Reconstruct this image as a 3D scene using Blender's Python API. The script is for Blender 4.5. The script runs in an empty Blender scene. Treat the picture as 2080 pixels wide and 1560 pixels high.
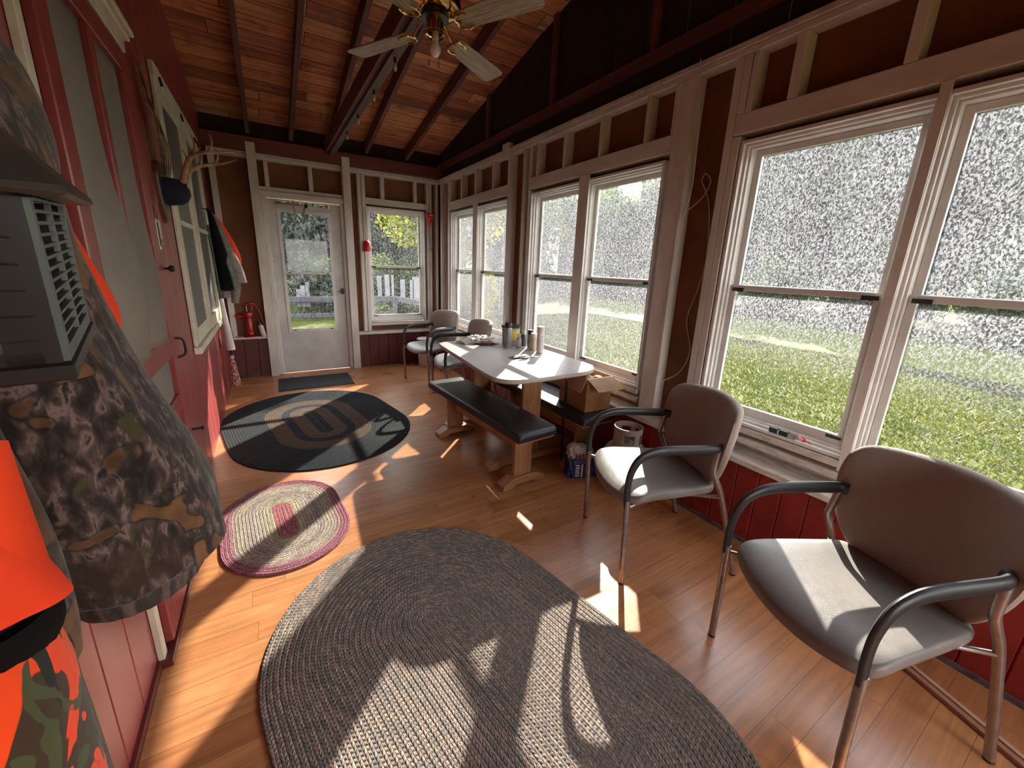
import bpy, bmesh, math, random
import numpy as np
from mathutils import Vector, Matrix
random.seed(7)
PI = math.pi
SC = bpy.context.scene
COL = SC.collection

# ---------------------------------------------------------------- camera
W, Hh = 2080.0, 1560.0
FPX, CX, CY = 795.693, 1023.118, 746.340
YAW, PITCH, ROLL = 0.540671, 0.251589, 0.0355133
cam_d = bpy.data.cameras.new('camera')
cam = bpy.data.objects.new('camera', cam_d)
COL.objects.link(cam)
fw = Vector((math.sin(YAW) * math.cos(PITCH), math.cos(YAW) * math.cos(PITCH), -math.sin(PITCH)))
rt = Vector((math.cos(YAW), -math.sin(YAW), 0))
up = rt.cross(fw)
r2 = rt * math.cos(ROLL) + up * math.sin(ROLL)
u2 = up * math.cos(ROLL) - rt * math.sin(ROLL)
m = Matrix((r2, u2, -fw)).transposed().to_4x4()
m.translation = Vector((0, 0, 1.5))
cam.matrix_world = m
cam_d.sensor_fit = 'HORIZONTAL'
cam_d.sensor_width = 36
cam_d.lens = FPX / W * 36
cam_d.shift_x = (W / 2 - CX) / W
cam_d.shift_y = -(Hh / 2 - CY) / W
cam_d.clip_start = 0.02
cam_d.clip_end = 300
SC.camera = cam

# ---------------------------------------------------------------- light
SC.view_settings.view_transform = 'Standard'
SC.view_settings.look = 'None'
SC.view_settings.gamma = 1
SC.view_settings.use_curve_mapping = False
SC.view_settings.exposure = 1.7
EL, AZ = math.radians(28.0), math.radians(45.0)
sun_d = bpy.data.lights.new('sun', 'SUN')
sun_d.energy = 23.0
sun_d.angle = math.radians(0.6)
sun_d.color = (1.0, 0.93, 0.84)
sun = bpy.data.objects.new('sun', sun_d)
COL.objects.link(sun)
to_sun = Vector((math.cos(EL) * math.cos(AZ), math.cos(EL) * math.sin(AZ), math.sin(EL)))
sun.rotation_euler = to_sun.to_track_quat('Z', 'Y').to_euler()
sun.location = to_sun * 40

world = bpy.data.worlds.new('world')
SC.world = world
world.use_nodes = True
wn, wl = world.node_tree.nodes, world.node_tree.links
wn.clear()
wo = wn.new('ShaderNodeOutputWorld')
wb = wn.new('ShaderNodeBackground')
wt = wn.new('ShaderNodeTexCoord')
wx = wn.new('ShaderNodeSeparateXYZ')
wr = wn.new('ShaderNodeValToRGB')
wl.new(wt.outputs['Generated'], wx.inputs[0])
wl.new(wx.outputs['Z'], wr.inputs[0])
wr.color_ramp.elements[0].position = 0.0
wr.color_ramp.elements[0].color = (1.0, 0.94, 0.86, 1)
wr.color_ramp.elements[1].position = 0.7
wr.color_ramp.elements[1].color = (0.78, 0.82, 0.95, 1)
wl.new(wr.outputs[0], wb.inputs['Color'])
wb.inputs['Strength'].default_value = 5.0
wl.new(wb.outputs[0], wo.inputs['Surface'])


# ---------------------------------------------------------------- materials
MATS = {}


def nodes_mat(name):
    mt = bpy.data.materials.new(name)
    mt.use_nodes = True
    nt = mt.node_tree
    b = nt.nodes.get('Principled BSDF')
    return mt, nt, b


def M(name, c1=(.5, .5, .5), c2=None, scale=20., rough=.6, metal=0., bump=0., bscale=None, stretch=(1, 1, 1), lo=.35, hi=.65, detail=4., spec=.5, c3=None, dist=0., alpha=None, coat=0.):
    if name in MATS:
        return MATS[name]
    mt, nt, b = nodes_mat(name)
    N, L = nt.nodes, nt.links
    b.inputs['Roughness'].default_value = rough
    b.inputs['Metallic'].default_value = metal
    b.inputs['Specular IOR Level'].default_value = spec
    b.inputs['Coat Weight'].default_value = coat
    tc = N.new('ShaderNodeTexCoord')
    mp = N.new('ShaderNodeMapping')
    mp.inputs['Scale'].default_value = stretch
    L.new(tc.outputs['Object'], mp.inputs[0])
    if c2 is None:
        c2 = tuple(min(1, c * .86) for c in c1)
    nz = N.new('ShaderNodeTexNoise')
    nz.inputs['Scale'].default_value = scale
    nz.inputs['Detail'].default_value = detail
    nz.inputs['Distortion'].default_value = dist
    L.new(mp.outputs[0], nz.inputs['Vector'])
    rp = N.new('ShaderNodeValToRGB')
    e = rp.color_ramp.elements
    e[0].position, e[1].position = lo, hi
    e[0].color, e[1].color = (*c1, 1), (*c2, 1)
    if c3:
        k = e.new((lo + hi) / 2)
        k.color = (*c3, 1)
    L.new(nz.outputs['Fac'], rp.inputs[0])
    L.new(rp.outputs[0], b.inputs['Base Color'])
    if bump:
        n2 = N.new('ShaderNodeTexNoise')
        n2.inputs['Scale'].default_value = bscale or scale * 2
        n2.inputs['Detail'].default_value = 5
        L.new(mp.outputs[0], n2.inputs['Vector'])
        bp = N.new('ShaderNodeBump')
        bp.inputs['Strength'].default_value = bump
        bp.inputs['Distance'].default_value = .004
        L.new(n2.outputs['Fac'], bp.inputs['Height'])
        L.new(bp.outputs[0], b.inputs['Normal'])
    MATS[name] = mt
    return mt


def mnode(N, L, op, a, b_=None, clamp=False):
    n = N.new('ShaderNodeMath')
    n.operation = op
    n.use_clamp = clamp
    for i, v in enumerate((a, b_)):
        if v is None:
            continue
        if isinstance(v, (int, float)):
            n.inputs[i].default_value = v
        else:
            L.new(v, n.inputs[i])
    return n.outputs[0]


def ramp(N, L, fac, stops, interp='LINEAR'):
    rp = N.new('ShaderNodeValToRGB')
    rp.color_ramp.interpolation = interp
    e = rp.color_ramp.elements
    e[0].position, e[0].color = stops[0][0], (*stops[0][1], 1)
    e[1].position, e[1].color = stops[1][0], (*stops[1][1], 1)
    for p, c in stops[2:]:
        k = e.new(p)
        k.color = (*c, 1)
    L.new(fac, rp.inputs[0])
    return rp.outputs[0]


def mixc(N, L, fac, a, b_, mode='MIX'):
    n = N.new('ShaderNodeMix')
    n.data_type = 'RGBA'
    n.blend_type = mode
    if isinstance(fac, (int, float)):
        n.inputs[0].default_value = fac
    else:
        L.new(fac, n.inputs[0])
    for i, v in ((6, a), (7, b_)):
        if isinstance(v, tuple):
            n.inputs[i].default_value = (*v, 1)
        else:
            L.new(v, n.inputs[i])
    return n.outputs[2]


def plank_mat(name, row, length, cols, grain=(2.5, 40, 40), rough=.35, gap=(.02, .012, .008), gapw=.0012, bump=.15, swap=False, var=.35, spec=.5, knots=False):
    """boards along X, rows along Y; a random tone for every board"""
    mt, nt, b = nodes_mat(name)
    N, L = nt.nodes, nt.links
    tc = N.new('ShaderNodeTexCoord')
    sp = N.new('ShaderNodeSeparateXYZ')
    L.new(tc.outputs['Object'], sp.inputs[0])
    X, Y = (sp.outputs[1], sp.outputs[0]) if swap else (sp.outputs[0], sp.outputs[1])
    yr = mnode(N, L, 'DIVIDE', Y, row)
    ri = mnode(N, L, 'FLOOR', yr)
    wn1 = N.new('ShaderNodeTexWhiteNoise')
    wn1.noise_dimensions = '1D'
    L.new(ri, wn1.inputs['W'])
    off = mnode(N, L, 'MULTIPLY', wn1.outputs['Value'], 7.3)
    xr = mnode(N, L, 'ADD', mnode(N, L, 'DIVIDE', X, length), off)
    xi = mnode(N, L, 'FLOOR', xr)
    idn = mnode(N, L, 'ADD', mnode(N, L, 'MULTIPLY', ri, 17.13), mnode(N, L, 'MULTIPLY', xi, 3.77))
    wn2 = N.new('ShaderNodeTexWhiteNoise')
    wn2.noise_dimensions = '1D'
    L.new(idn, wn2.inputs['W'])
    base = ramp(N, L, wn2.outputs['Value'], [(i / max(1, len(cols) - 1), c) for i, c in enumerate(cols)])
    # grain
    cmb = N.new('ShaderNodeCombineXYZ')
    L.new(mnode(N, L, 'MULTIPLY', X, grain[0]), cmb.inputs[0])
    L.new(mnode(N, L, 'MULTIPLY', Y, grain[1]), cmb.inputs[1])
    L.new(mnode(N, L, 'MULTIPLY', wn2.outputs['Value'], 50.), cmb.inputs[2])
    nz = N.new('ShaderNodeTexNoise')
    nz.inputs['Scale'].default_value = 1.
    nz.inputs['Detail'].default_value = 5
    nz.inputs['Distortion'].default_value = 1.2
    L.new(cmb.outputs[0], nz.inputs['Vector'])
    g = ramp(N, L, nz.outputs['Fac'], [(.3, (1 - var,) * 3), (.7, (1 + var * .4,) * 3)])
    col = mixc(N, L, 1., base, g, 'MULTIPLY')
    # blotches
    nb = N.new('ShaderNodeTexNoise')
    nb.inputs['Scale'].default_value = 6 if knots else 2
    nb.inputs['Detail'].default_value = 3
    L.new(tc.outputs['Object'], nb.inputs['Vector'])
    gb = ramp(N, L, nb.outputs['Fac'], [(.25 if knots else .3, (.45 if knots else .85,) * 3), (.45 if knots else .7, (1.,) * 3)])
    col = mixc(N, L, 1., col, gb, 'MULTIPLY')
    fy = mnode(N, L, 'FRACT', yr)
    dy = mnode(N, L, 'MULTIPLY', mnode(N, L, 'MINIMUM', fy, mnode(N, L, 'SUBTRACT', 1., fy)), row)
    fx = mnode(N, L, 'FRACT', xr)
    dx = mnode(N, L, 'MULTIPLY', mnode(N, L, 'MINIMUM', fx, mnode(N, L, 'SUBTRACT', 1., fx)), length)
    d = mnode(N, L, 'MINIMUM', dx, dy)
    msk = mnode(N, L, 'LESS_THAN', d, gapw)
    col = mixc(N, L, msk, col, gap)
    L.new(col, b.inputs['Base Color'])
    rn = mnode(N, L, 'ADD', mnode(N, L, 'MULTIPLY', nb.outputs['Fac'], .25), rough - .1)
    L.new(rn, b.inputs['Roughness'])
    b.inputs['Specular IOR Level'].default_value = spec
    bp = N.new('ShaderNodeBump')
    bp.inputs['Strength'].default_value = bump
    bp.inputs['Distance'].default_value = .002
    L.new(mnode(N, L, 'SUBTRACT', nz.outputs['Fac'], mnode(N, L, 'MULTIPLY', msk, 3.)), bp.inputs['Height'])
    L.new(bp.outputs[0], b.inputs['Normal'])
    MATS[name] = mt
    return mt


def braid_mat(name, stops, rw, w=.022, dark=.5, var=.35, interp='CONSTANT'):
    """UV: u = metres along the braid, v = metres from the rug's rim"""
    mt, nt, b = nodes_mat(name)
    N, L = nt.nodes, nt.links
    uv = N.new('ShaderNodeUVMap')
    sp = N.new('ShaderNodeSeparateXYZ')
    L.new(uv.outputs[0], sp.inputs[0])
    U, V = sp.outputs[0], sp.outputs[1]
    vr = mnode(N, L, 'DIVIDE', V, w)
    row = mnode(N, L, 'FLOOR', vr)
    fv = mnode(N, L, 'FRACT', vr)
    tri = mnode(N, L, 'ABSOLUTE', mnode(N, L, 'SUBTRACT', fv, .5))      # chevron
    ph = mnode(N, L, 'ADD', mnode(N, L, 'DIVIDE', U, w * .78), mnode(N, L, 'MULTIPLY', tri, 1.7))
    ph = mnode(N, L, 'ADD', ph, mnode(N, L, 'MULTIPLY', row, .37))
    cell = mnode(N, L, 'FLOOR', ph)
    fr = mnode(N, L, 'FRACT', ph)
    side = mnode(N, L, 'GREATER_THAN', fv, .5)
    seed = mnode(N, L, 'ADD', mnode(N, L, 'MULTIPLY', cell, 1.317), mnode(N, L, 'ADD', mnode(N, L, 'MULTIPLY', row, 11.7), mnode(N, L, 'MULTIPLY', side, 5.3)))
    wn_ = N.new('ShaderNodeTexWhiteNoise')
    wn_.noise_dimensions = '1D'
    L.new(seed, wn_.inputs['W'])
    vn = mnode(N, L, 'DIVIDE', V, rw)
    base = ramp(N, L, vn, stops, interp)
    if isinstance(dark, tuple):
        pick = mnode(N, L, 'GREATER_THAN', wn_.outputs['Value'], .62)
        base = mixc(N, L, mnode(N, L, 'MULTIPLY', pick, .75), base, dark)
    tone = ramp(N, L, wn_.outputs['Value'], [(0, (1 - var,) * 3), (1, (1 + var * .5,) * 3)])
    col = mixc(N, L, 1., base, tone, 'MULTIPLY')
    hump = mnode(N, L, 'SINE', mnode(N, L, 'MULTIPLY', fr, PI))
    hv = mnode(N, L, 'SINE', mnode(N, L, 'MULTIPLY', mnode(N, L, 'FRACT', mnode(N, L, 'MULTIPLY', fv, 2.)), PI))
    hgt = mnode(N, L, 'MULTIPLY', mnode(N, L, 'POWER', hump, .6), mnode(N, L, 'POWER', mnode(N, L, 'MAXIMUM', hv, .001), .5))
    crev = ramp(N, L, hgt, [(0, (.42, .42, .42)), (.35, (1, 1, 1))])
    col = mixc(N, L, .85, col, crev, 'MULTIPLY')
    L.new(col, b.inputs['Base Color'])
    b.inputs['Roughness'].default_value = .92
    b.inputs['Specular IOR Level'].default_value = .15
    bp = N.new('ShaderNodeBump')
    bp.inputs['Strength'].default_value = .9
    bp.inputs['Distance'].default_value = .004
    L.new(hgt, bp.inputs['Height'])
    L.new(bp.outputs[0], b.inputs['Normal'])
    MATS[name] = mt
    return mt


def camo_mat(name, kind):
    mt, nt, b = nodes_mat(name)
    N, L = nt.nodes, nt.links
    tc = N.new('ShaderNodeTexCoord')

    def noise(scale, detail=2., dist=0., off=0., st=(1, 1, 1), rot=0):
        mp = N.new('ShaderNodeMapping')
        mp.inputs['Location'].default_value = (off, off * .7, off * .3)
        mp.inputs['Scale'].default_value = st
        mp.inputs['Rotation'].default_value = (rot, 0, 0)
        L.new(tc.outputs['Object'], mp.inputs[0])
        n = N.new('ShaderNodeTexNoise')
        n.inputs['Scale'].default_value = scale
        n.inputs['Detail'].default_value = detail
        n.inputs['Distortion'].default_value = dist
        L.new(mp.outputs[0], n.inputs['Vector'])
        return n.outputs['Fac']
    if kind == 'bark':
        streak = noise(48, 8, .5, 3, (1, 1, .42))
        col = ramp(N, L, streak, [(.36, (.012, .009, .008)), (.46, (.030, .019, .015)), (.55, (.075, .048, .040)), (.62, (.17, .12, .105)), (.70, (.02, .013, .011))])
        big = noise(3.2, 2, .6, 9)
        col = mixc(N, L, ramp(N, L, big, [(.50, (0, 0, 0)), (.56, (.8, .8, .8))]), col, mixc(N, L, noise(30, 4), (.05, .025, .012), (.02, .012, .008)))
        leaf = noise(7.5, 2.2, .9, 17)
        lm = ramp(N, L, leaf, [(.585, (0, 0, 0)), (.60, (1, 1, 1))])
        lc = ramp(N, L, noise(16, 3, 0, 5), [(.35, (.06, .026, .010)), (.65, (.17, .080, .035)), (.5, (.11, .052, .022))])
        col = mixc(N, L, lm, col, lc)
        grn = noise(9, 2, .9, 41)
        col = mixc(N, L, ramp(N, L, grn, [(.64, (0, 0, 0)), (.66, (1, 1, 1))]), col, mixc(N, L, noise(22, 3), (.07, .058, .018), (.03, .026, .010)))
        edge = noise(7.5, 2.2, .9, 17)
        col = mixc(N, L, ramp(N, L, edge, [(.55, (0, 0, 0)), (.575, (.8, .8, .8)), (.60, (0, 0, 0))]), col, (.012, .008, .007))
    else:
        col = mixc(N, L, ramp(N, L, noise(10, 1.6, 1.6, 2, (1, 1, .7)), [(.51, (0, 0, 0)), (.52, (1, 1, 1))]), (1.0, .075, .008), (.055, .032, .016))
        col = mixc(N, L, ramp(N, L, noise(13, 1.5, 1.8, 12, (1, 1, .5)), [(.60, (0, 0, 0)), (.61, (1, 1, 1))]), col, (.012, .012, .010))
        col = mixc(N, L, ramp(N, L, noise(12, 1.5, 1.5, 31), [(.63, (0, 0, 0)), (.64, (1, 1, 1))]), col, (.07, .08, .03))
    L.new(col, b.inputs['Base Color'])
    b.inputs['Roughness'].default_value = .85
    b.inputs['Specular IOR Level'].default_value = .25
    b.inputs['Sheen Weight'].default_value = .15
    bp = N.new('ShaderNodeBump')
    bp.inputs['Strength'].default_value = .5
    bp.inputs['Distance'].default_value = .01
    L.new(noise(12, 3, .4, 60), bp.inputs['Height'])
    L.new(bp.outputs[0], b.inputs['Normal'])
    MATS[name] = mt
    return mt


def glass_mat(name, dens, tint=(.80, .81, .80), zband=None, scale=125., gloss=.03):
    mt = bpy.data.materials.new(name)
    mt.use_nodes = True
    N, L = mt.node_tree.nodes, mt.node_tree.links
    N.clear()
    out = N.new('ShaderNodeOutputMaterial')
    tr = N.new('ShaderNodeBsdfTransparent')
    tr.inputs[0].default_value = (*tint, 1)
    gl = N.new('ShaderNodeBsdfGlossy')
    gl.inputs['Roughness'].default_value = .02
    m1 = N.new('ShaderNodeMixShader')
    fr = N.new('ShaderNodeFresnel')
    fr.inputs[0].default_value = 1.3
    L.new(mnode(N, L, 'MULTIPLY', fr.outputs[0], .6), m1.inputs[0])
    L.new(tr.outputs[0], m1.inputs[1])
    L.new(gl.outputs[0], m1.inputs[2])
    tl = N.new('ShaderNodeBsdfTranslucent')
    tl.inputs[0].default_value = (.125, .125, .135, 1)
    m2 = N.new('ShaderNodeMixShader')
    tc = N.new('ShaderNodeTexCoord')
    mp = N.new('ShaderNodeMapping')
    mp.inputs['Scale'].default_value = (1, 1, .7)
    L.new(tc.outputs['Object'], mp.inputs[0])
    nz = N.new('ShaderNodeTexNoise')
    nz.inputs['Scale'].default_value = scale
    nz.inputs['Detail'].default_value = 3
    nz.inputs['Distortion'].default_value = .8
    L.new(mp.outputs[0], nz.inputs['Vector'])
    spk = ramp(N, L, nz.outputs['Fac'], [(.47, (0, 0, 0)), (.60, (1, 1, 1))])
    big = N.new('ShaderNodeTexNoise')
    big.inputs['Scale'].default_value = 3.5
    big.inputs['Detail'].default_value = 3
    L.new(tc.outputs['Object'], big.inputs['Vector'])
    bigr = mnode(N, L, 'ADD', mnode(N, L, 'MULTIPLY', big.outputs['Fac'], 1.1), .4)
    fac = mnode(N, L, 'MULTIPLY', mnode(N, L, 'ADD', mnode(N, L, 'MULTIPLY', spk, .85), .10), bigr)
    fac = mnode(N, L, 'MULTIPLY', fac, dens)
    nz_w = None
    if zband:
        sp = N.new('ShaderNodeSeparateXYZ')
        L.new(tc.outputs['Object'], sp.inputs[0])
        z0, z1, lo, hi = zband
        t = mnode(N, L, 'DIVIDE', mnode(N, L, 'SUBTRACT', sp.outputs[2], z0), z1 - z0, True)
        t = mnode(N, L, 'ADD', mnode(N, L, 'MULTIPLY', t, hi - lo), lo)
        fac = mnode(N, L, 'MULTIPLY', fac, t)
    fac = mnode(N, L, 'MINIMUM', fac, .92)
    L.new(fac, m2.inputs[0])
    L.new(m1.outputs[0], m2.inputs[1])
    L.new(tl.outputs[0], m2.inputs[2])
    L.new(m2.outputs[0], out.inputs[0])
    MATS[name] = mt
    return mt


WHITE = M('trim_paint', (.66, .62, .57), (.54, .49, .44), 9, .55, bump=.35, bscale=60, stretch=(1, 1, .35), lo=.42, hi=.72)
WHITEH = M('trim_paint_level', (.66, .62, .57), (.54, .49, .44), 9, .55, bump=.35, bscale=60, stretch=(.35, .35, 1), lo=.42, hi=.72)
OLDW = M('worn_trim_paint', (.60, .55, .50), (.45, .38, .33), 40, .65, bump=.5, bscale=90, stretch=(1, .3, 1), lo=.45, hi=.66)
CREAM = M('cream_paint', (.62, .57, .44), (.50, .45, .34), 12, .45, bump=.15)
SASH = M('sash_enamel', (.70, .68, .65), (.62, .60, .57), 10, .4)
DOORW = M('door_enamel', (.60, .58, .56), (.50, .47, .45), 5, .4)
DARKG = M('seal_rubber', (.03, .03, .03), None, 10, .6)
BROWN = M('fibre_board', (.22, .082, .030), (.16, .058, .022), 4, .7, bump=.1)
REDW = M('red_wall_paint', (.28, .050, .048), (.22, .036, .036), 7, .33, bump=.12, bscale=40, stretch=(1, 1, .2), lo=.3, hi=.7)
REDP = M('red_panel_paint', (.25, .020, .016), (.18, .014, .012), 7, .4, bump=.1)
REDD = M('dark_red_paint', (.12, .022, .018), (.08, .015, .012), 7, .42)
DBEAM = M('beam_stain', (.16, .044, .028), (.09, .025, .017), 8, .6, stretch=(1, .1, 1))
RBEAM = M('red_beam_stain', (.17, .040, .028), (.10, .024, .018), 8, .6, stretch=(.1, 1, 1))
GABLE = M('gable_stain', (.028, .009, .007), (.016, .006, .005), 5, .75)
BLACK = M('black_plastic', (.012, .012, .013), None, 10, .35)
FLOORM = plank_mat('laminate_floor', .098, 1.15, [(.52, .22, .085), (.60, .265, .108), (.49, .195, .075), (.57, .24, .095)], (1.6, 26), .27, var=.30, gapw=.0007, gap=(.12, .05, .025), bump=.06)
ROOFM = plank_mat('roof_boards', .172, 2.4, [(.60, .19, .075), (.40, .115, .048), (.70, .27, .11), (.30, .085, .038), (.80, .42, .19), (.52, .17, .065)], (1.3, 22), .75, var=.55, gapw=.003, gap=(.006, .003, .002), bump=.3, knots=True)
STEEL = M('brushed_tube', (.42, .38, .35), (.34, .30, .28), 30, .34, .85)
ARMP = M('arm_plastic', (.022, .023, .026), None, 60, .42, bump=.15, bscale=300)
VINYL = M('seat_vinyl', (.235, .21, .19), (.20, .18, .165), 5, .42, bump=.15, bscale=240)
BACKF = M('back_fabric', (.37, .30, .26), (.33, .265, .23), 200, .75, bump=.5, bscale=420)
OAK = M('oak', (.44, .22, .105), (.30, .14, .06), 8, .45, stretch=(3, 3, .35), dist=1.4, bump=.1)
OAKY = M('oak_level', (.44, .22, .105), (.30, .14, .06), 8, .45, stretch=(3, .3, 3), dist=1.4, bump=.1)
OAKX = M('oak_runner', (.44, .22, .105), (.30, .14, .06), 8, .45, stretch=(.35, 3, 3), dist=1.4, bump=.1)
LAMI = M('white_laminate', (.47, .44, .42), (.40, .37, .35), 3, .36, stretch=(2, .5, 1), dist=1)
PADB = M('black_vinyl', (.012, .014, .017), (.018, .019, .022), 12, .42, bump=.25, bscale=40)
KRAFT = M('cardboard', (.42, .215, .095), (.36, .18, .078), 14, .75)
KRAFT2 = M('cardboard_inside', (.48, .29, .165), (.42, .25, .14), 14, .75)
GLASSU = glass_mat('dirty_glass_upper', .50, zband=(1.3, 2.1, 1.0, 1.1))
GLASSL = glass_mat('dirty_glass_lower', .75, zband=(.98, 1.38, .05, 1.0))
GLASSM = glass_mat('dirty_glass_lower_far', .62, zband=(.75, 1.38, .45, 1.0))
GLASSC = glass_mat('dusty_glass', .14, scale=60)
GLASSD = glass_mat('door_glass', .14, scale=30)
ORANGE = M('blaze_orange', (1.0, .065, .004), (.9, .05, .004), 8, .8, bump=.15)
CAMO = camo_mat('bark_camouflage', 'bark')
OCAMO = camo_mat('orange_camouflage', 'orange')
RIB = M('rib_knit', (.03, .02, .016), (.10, .07, .06), 60, .9, stretch=(1, 1, .08), lo=.42, hi=.6)
BLKF = M('black_cloth', (.005, .005, .0055), None, 30, .9, spec=.15)
GREYF = M('grey_cloth', (.22, .185, .155), (.16, .13, .11), 20, .85, bump=.3)
SCREEN = M('screen_mesh', (.22, .185, .155), (.18, .155, .13), 3, .65, bump=.1)
BRASS = M('polished_brass', (.72, .46, .16), (.62, .38, .12), 20, .16, 1.)
BLADE = M('blade_veneer', (.30, .24, .13), (.17, .125, .06), 16, .45, stretch=(.35, 5, 5), dist=1.2, lo=.42, hi=.6)
BULB = M('bulb_glass', (.80, .74, .72), (.76, .70, .68), 3, .25)
IVORY = M('ivory_plastic', (.62, .55, .48), None, 10, .4)
REDPL = M('red_plastic', (.55, .012, .010), (.48, .01, .01), 10, .35)
REDIR = M('red_enamel_iron', (.36, .006, .008), (.28, .005, .006), 10, .3)
CHROME = M('chrome', (.7, .7, .7), None, 10, .12, 1.)
IRON = M('black_iron', (.015, .015, .015), None, 30, .5, .3)
ANTL = M('antler_bone', (.40, .24, .12), (.20, .11, .05), 30, .55, bump=.3)
NAVY = M('navy_velvet', (.006, .008, .022), None, 40, .95)
PLAQ = M('plaque_wood', (.10, .045, .02), (.06, .026, .012), 12, .4)
FEATH = M('pheasant_barring', (.24, .13, .06), (.045, .022, .012), 30, .8, stretch=(.2, .2, 1), lo=.47, hi=.53)
GREEN = M('green_enamel', (.012, .055, .035), None, 20, .4)
LGREY = M('grey_plastic', (.10, .125, .115), (.085, .105, .098), 10, .4)
WPLAS = M('white_plastic', (.62, .56, .52), None, 10, .4)
CHECK = M('mop_cloth', (.55, .34, .30), (.25, .05, .045), 55, .9, lo=.44, hi=.52)
SAGE = M('sage_paint', (.16, .20, .16), (.12, .15, .12), 30, .5)
CORD = M('white_cord', (.62, .55, .50), None, 10, .5)
TANK = M('tank_paint', (.45, .40, .35), (.36, .31, .27), 14, .45)
BLUEP = M('blue_print', (.02, .04, .20), None, 10, .4)
WHITEP = M('white_paper', (.66, .60, .57), (.56, .5, .47), 20, .6)
CANG = M('can_grey', (.36, .36, .37), (.26, .26, .27), 30, .35, .3)
CANW = M('can_white', (.66, .60, .57), (.60, .55, .52), 20, .4)
CANC = M('can_cream', (.62, .52, .40), (.55, .46, .34), 20, .45)
INK = M('label_ink', (.03, .03, .035), None, 10, .5)
YEL = M('yellow_label', (.55, .40, .06), None, 10, .5)
PINK = M('pink_label', (.6, .12, .14), None, 10, .5)
MATD = M('door_mat_rubber', (.014, .014, .015), (.022, .022, .023), 60, .8, bump=.5, bscale=200)
REFLW = M('window_reflection_tone', (.16, .16, .17), (.11, .11, .12), 8, .7)  # pale tone of the strips that imitate reflections in the back glass
GREYWD = M('weathered_wood', (.055, .055, .06), (.035, .035, .04), 14, .8, stretch=(.2, 1, 1))
GRASS = M('lawn_grass', (.026, .036, .002), (.043, .049, .003), 9, .9, bump=1., bscale=70, detail=8., spec=.1)
BARK = M('tree_bark', (.06, .045, .035), (.03, .022, .018), 14, .9, bump=.5)
POLY = M('clear_bag', (.62, .56, .50), (.45, .40, .36), 16, .25, bump=.5)
ORPL = M('orange_plastic', (.75, .09, .03), None, 10, .35)


def leaf_mat(name, c1, c2, tr=.5):
    mt, nt, b = nodes_mat(name)
    N, L = nt.nodes, nt.links
    tc = N.new('ShaderNodeTexCoord')
    nz = N.new('ShaderNodeTexNoise')
    nz.inputs['Scale'].default_value = 1.6
    nz.inputs['Detail'].default_value = 6
    L.new(tc.outputs['Object'], nz.inputs['Vector'])
    c = ramp(N, L, nz.outputs['Fac'], [(.35, c1), (.65, c2)])
    L.new(c, b.inputs['Base Color'])
    b.inputs['Roughness'].default_value = .6
    tl = N.new('ShaderNodeBsdfTranslucent')
    L.new(mixc(N, L, 1., c, (1.3, 1.2, .5), 'MULTIPLY'), tl.inputs[0])
    ms = N.new('ShaderNodeMixShader')
    ms.inputs[0].default_value = tr
    out = nt.nodes.get('Material Output')
    L.new(b.outputs[0], ms.inputs[1])
    L.new(tl.outputs[0], ms.inputs[2])
    L.new(ms.outputs[0], out.inputs[0])
    MATS[name] = mt
    return mt


LEAF1 = leaf_mat('leaves_mid', (.020, .042, .008), (.055, .085, .014))
LEAF2 = leaf_mat('leaves_dark', (.012, .024, .010), (.03, .048, .018))
LEAF3 = leaf_mat('leaves_yellow', (.10, .14, .010), (.25, .25, .018))


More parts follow.
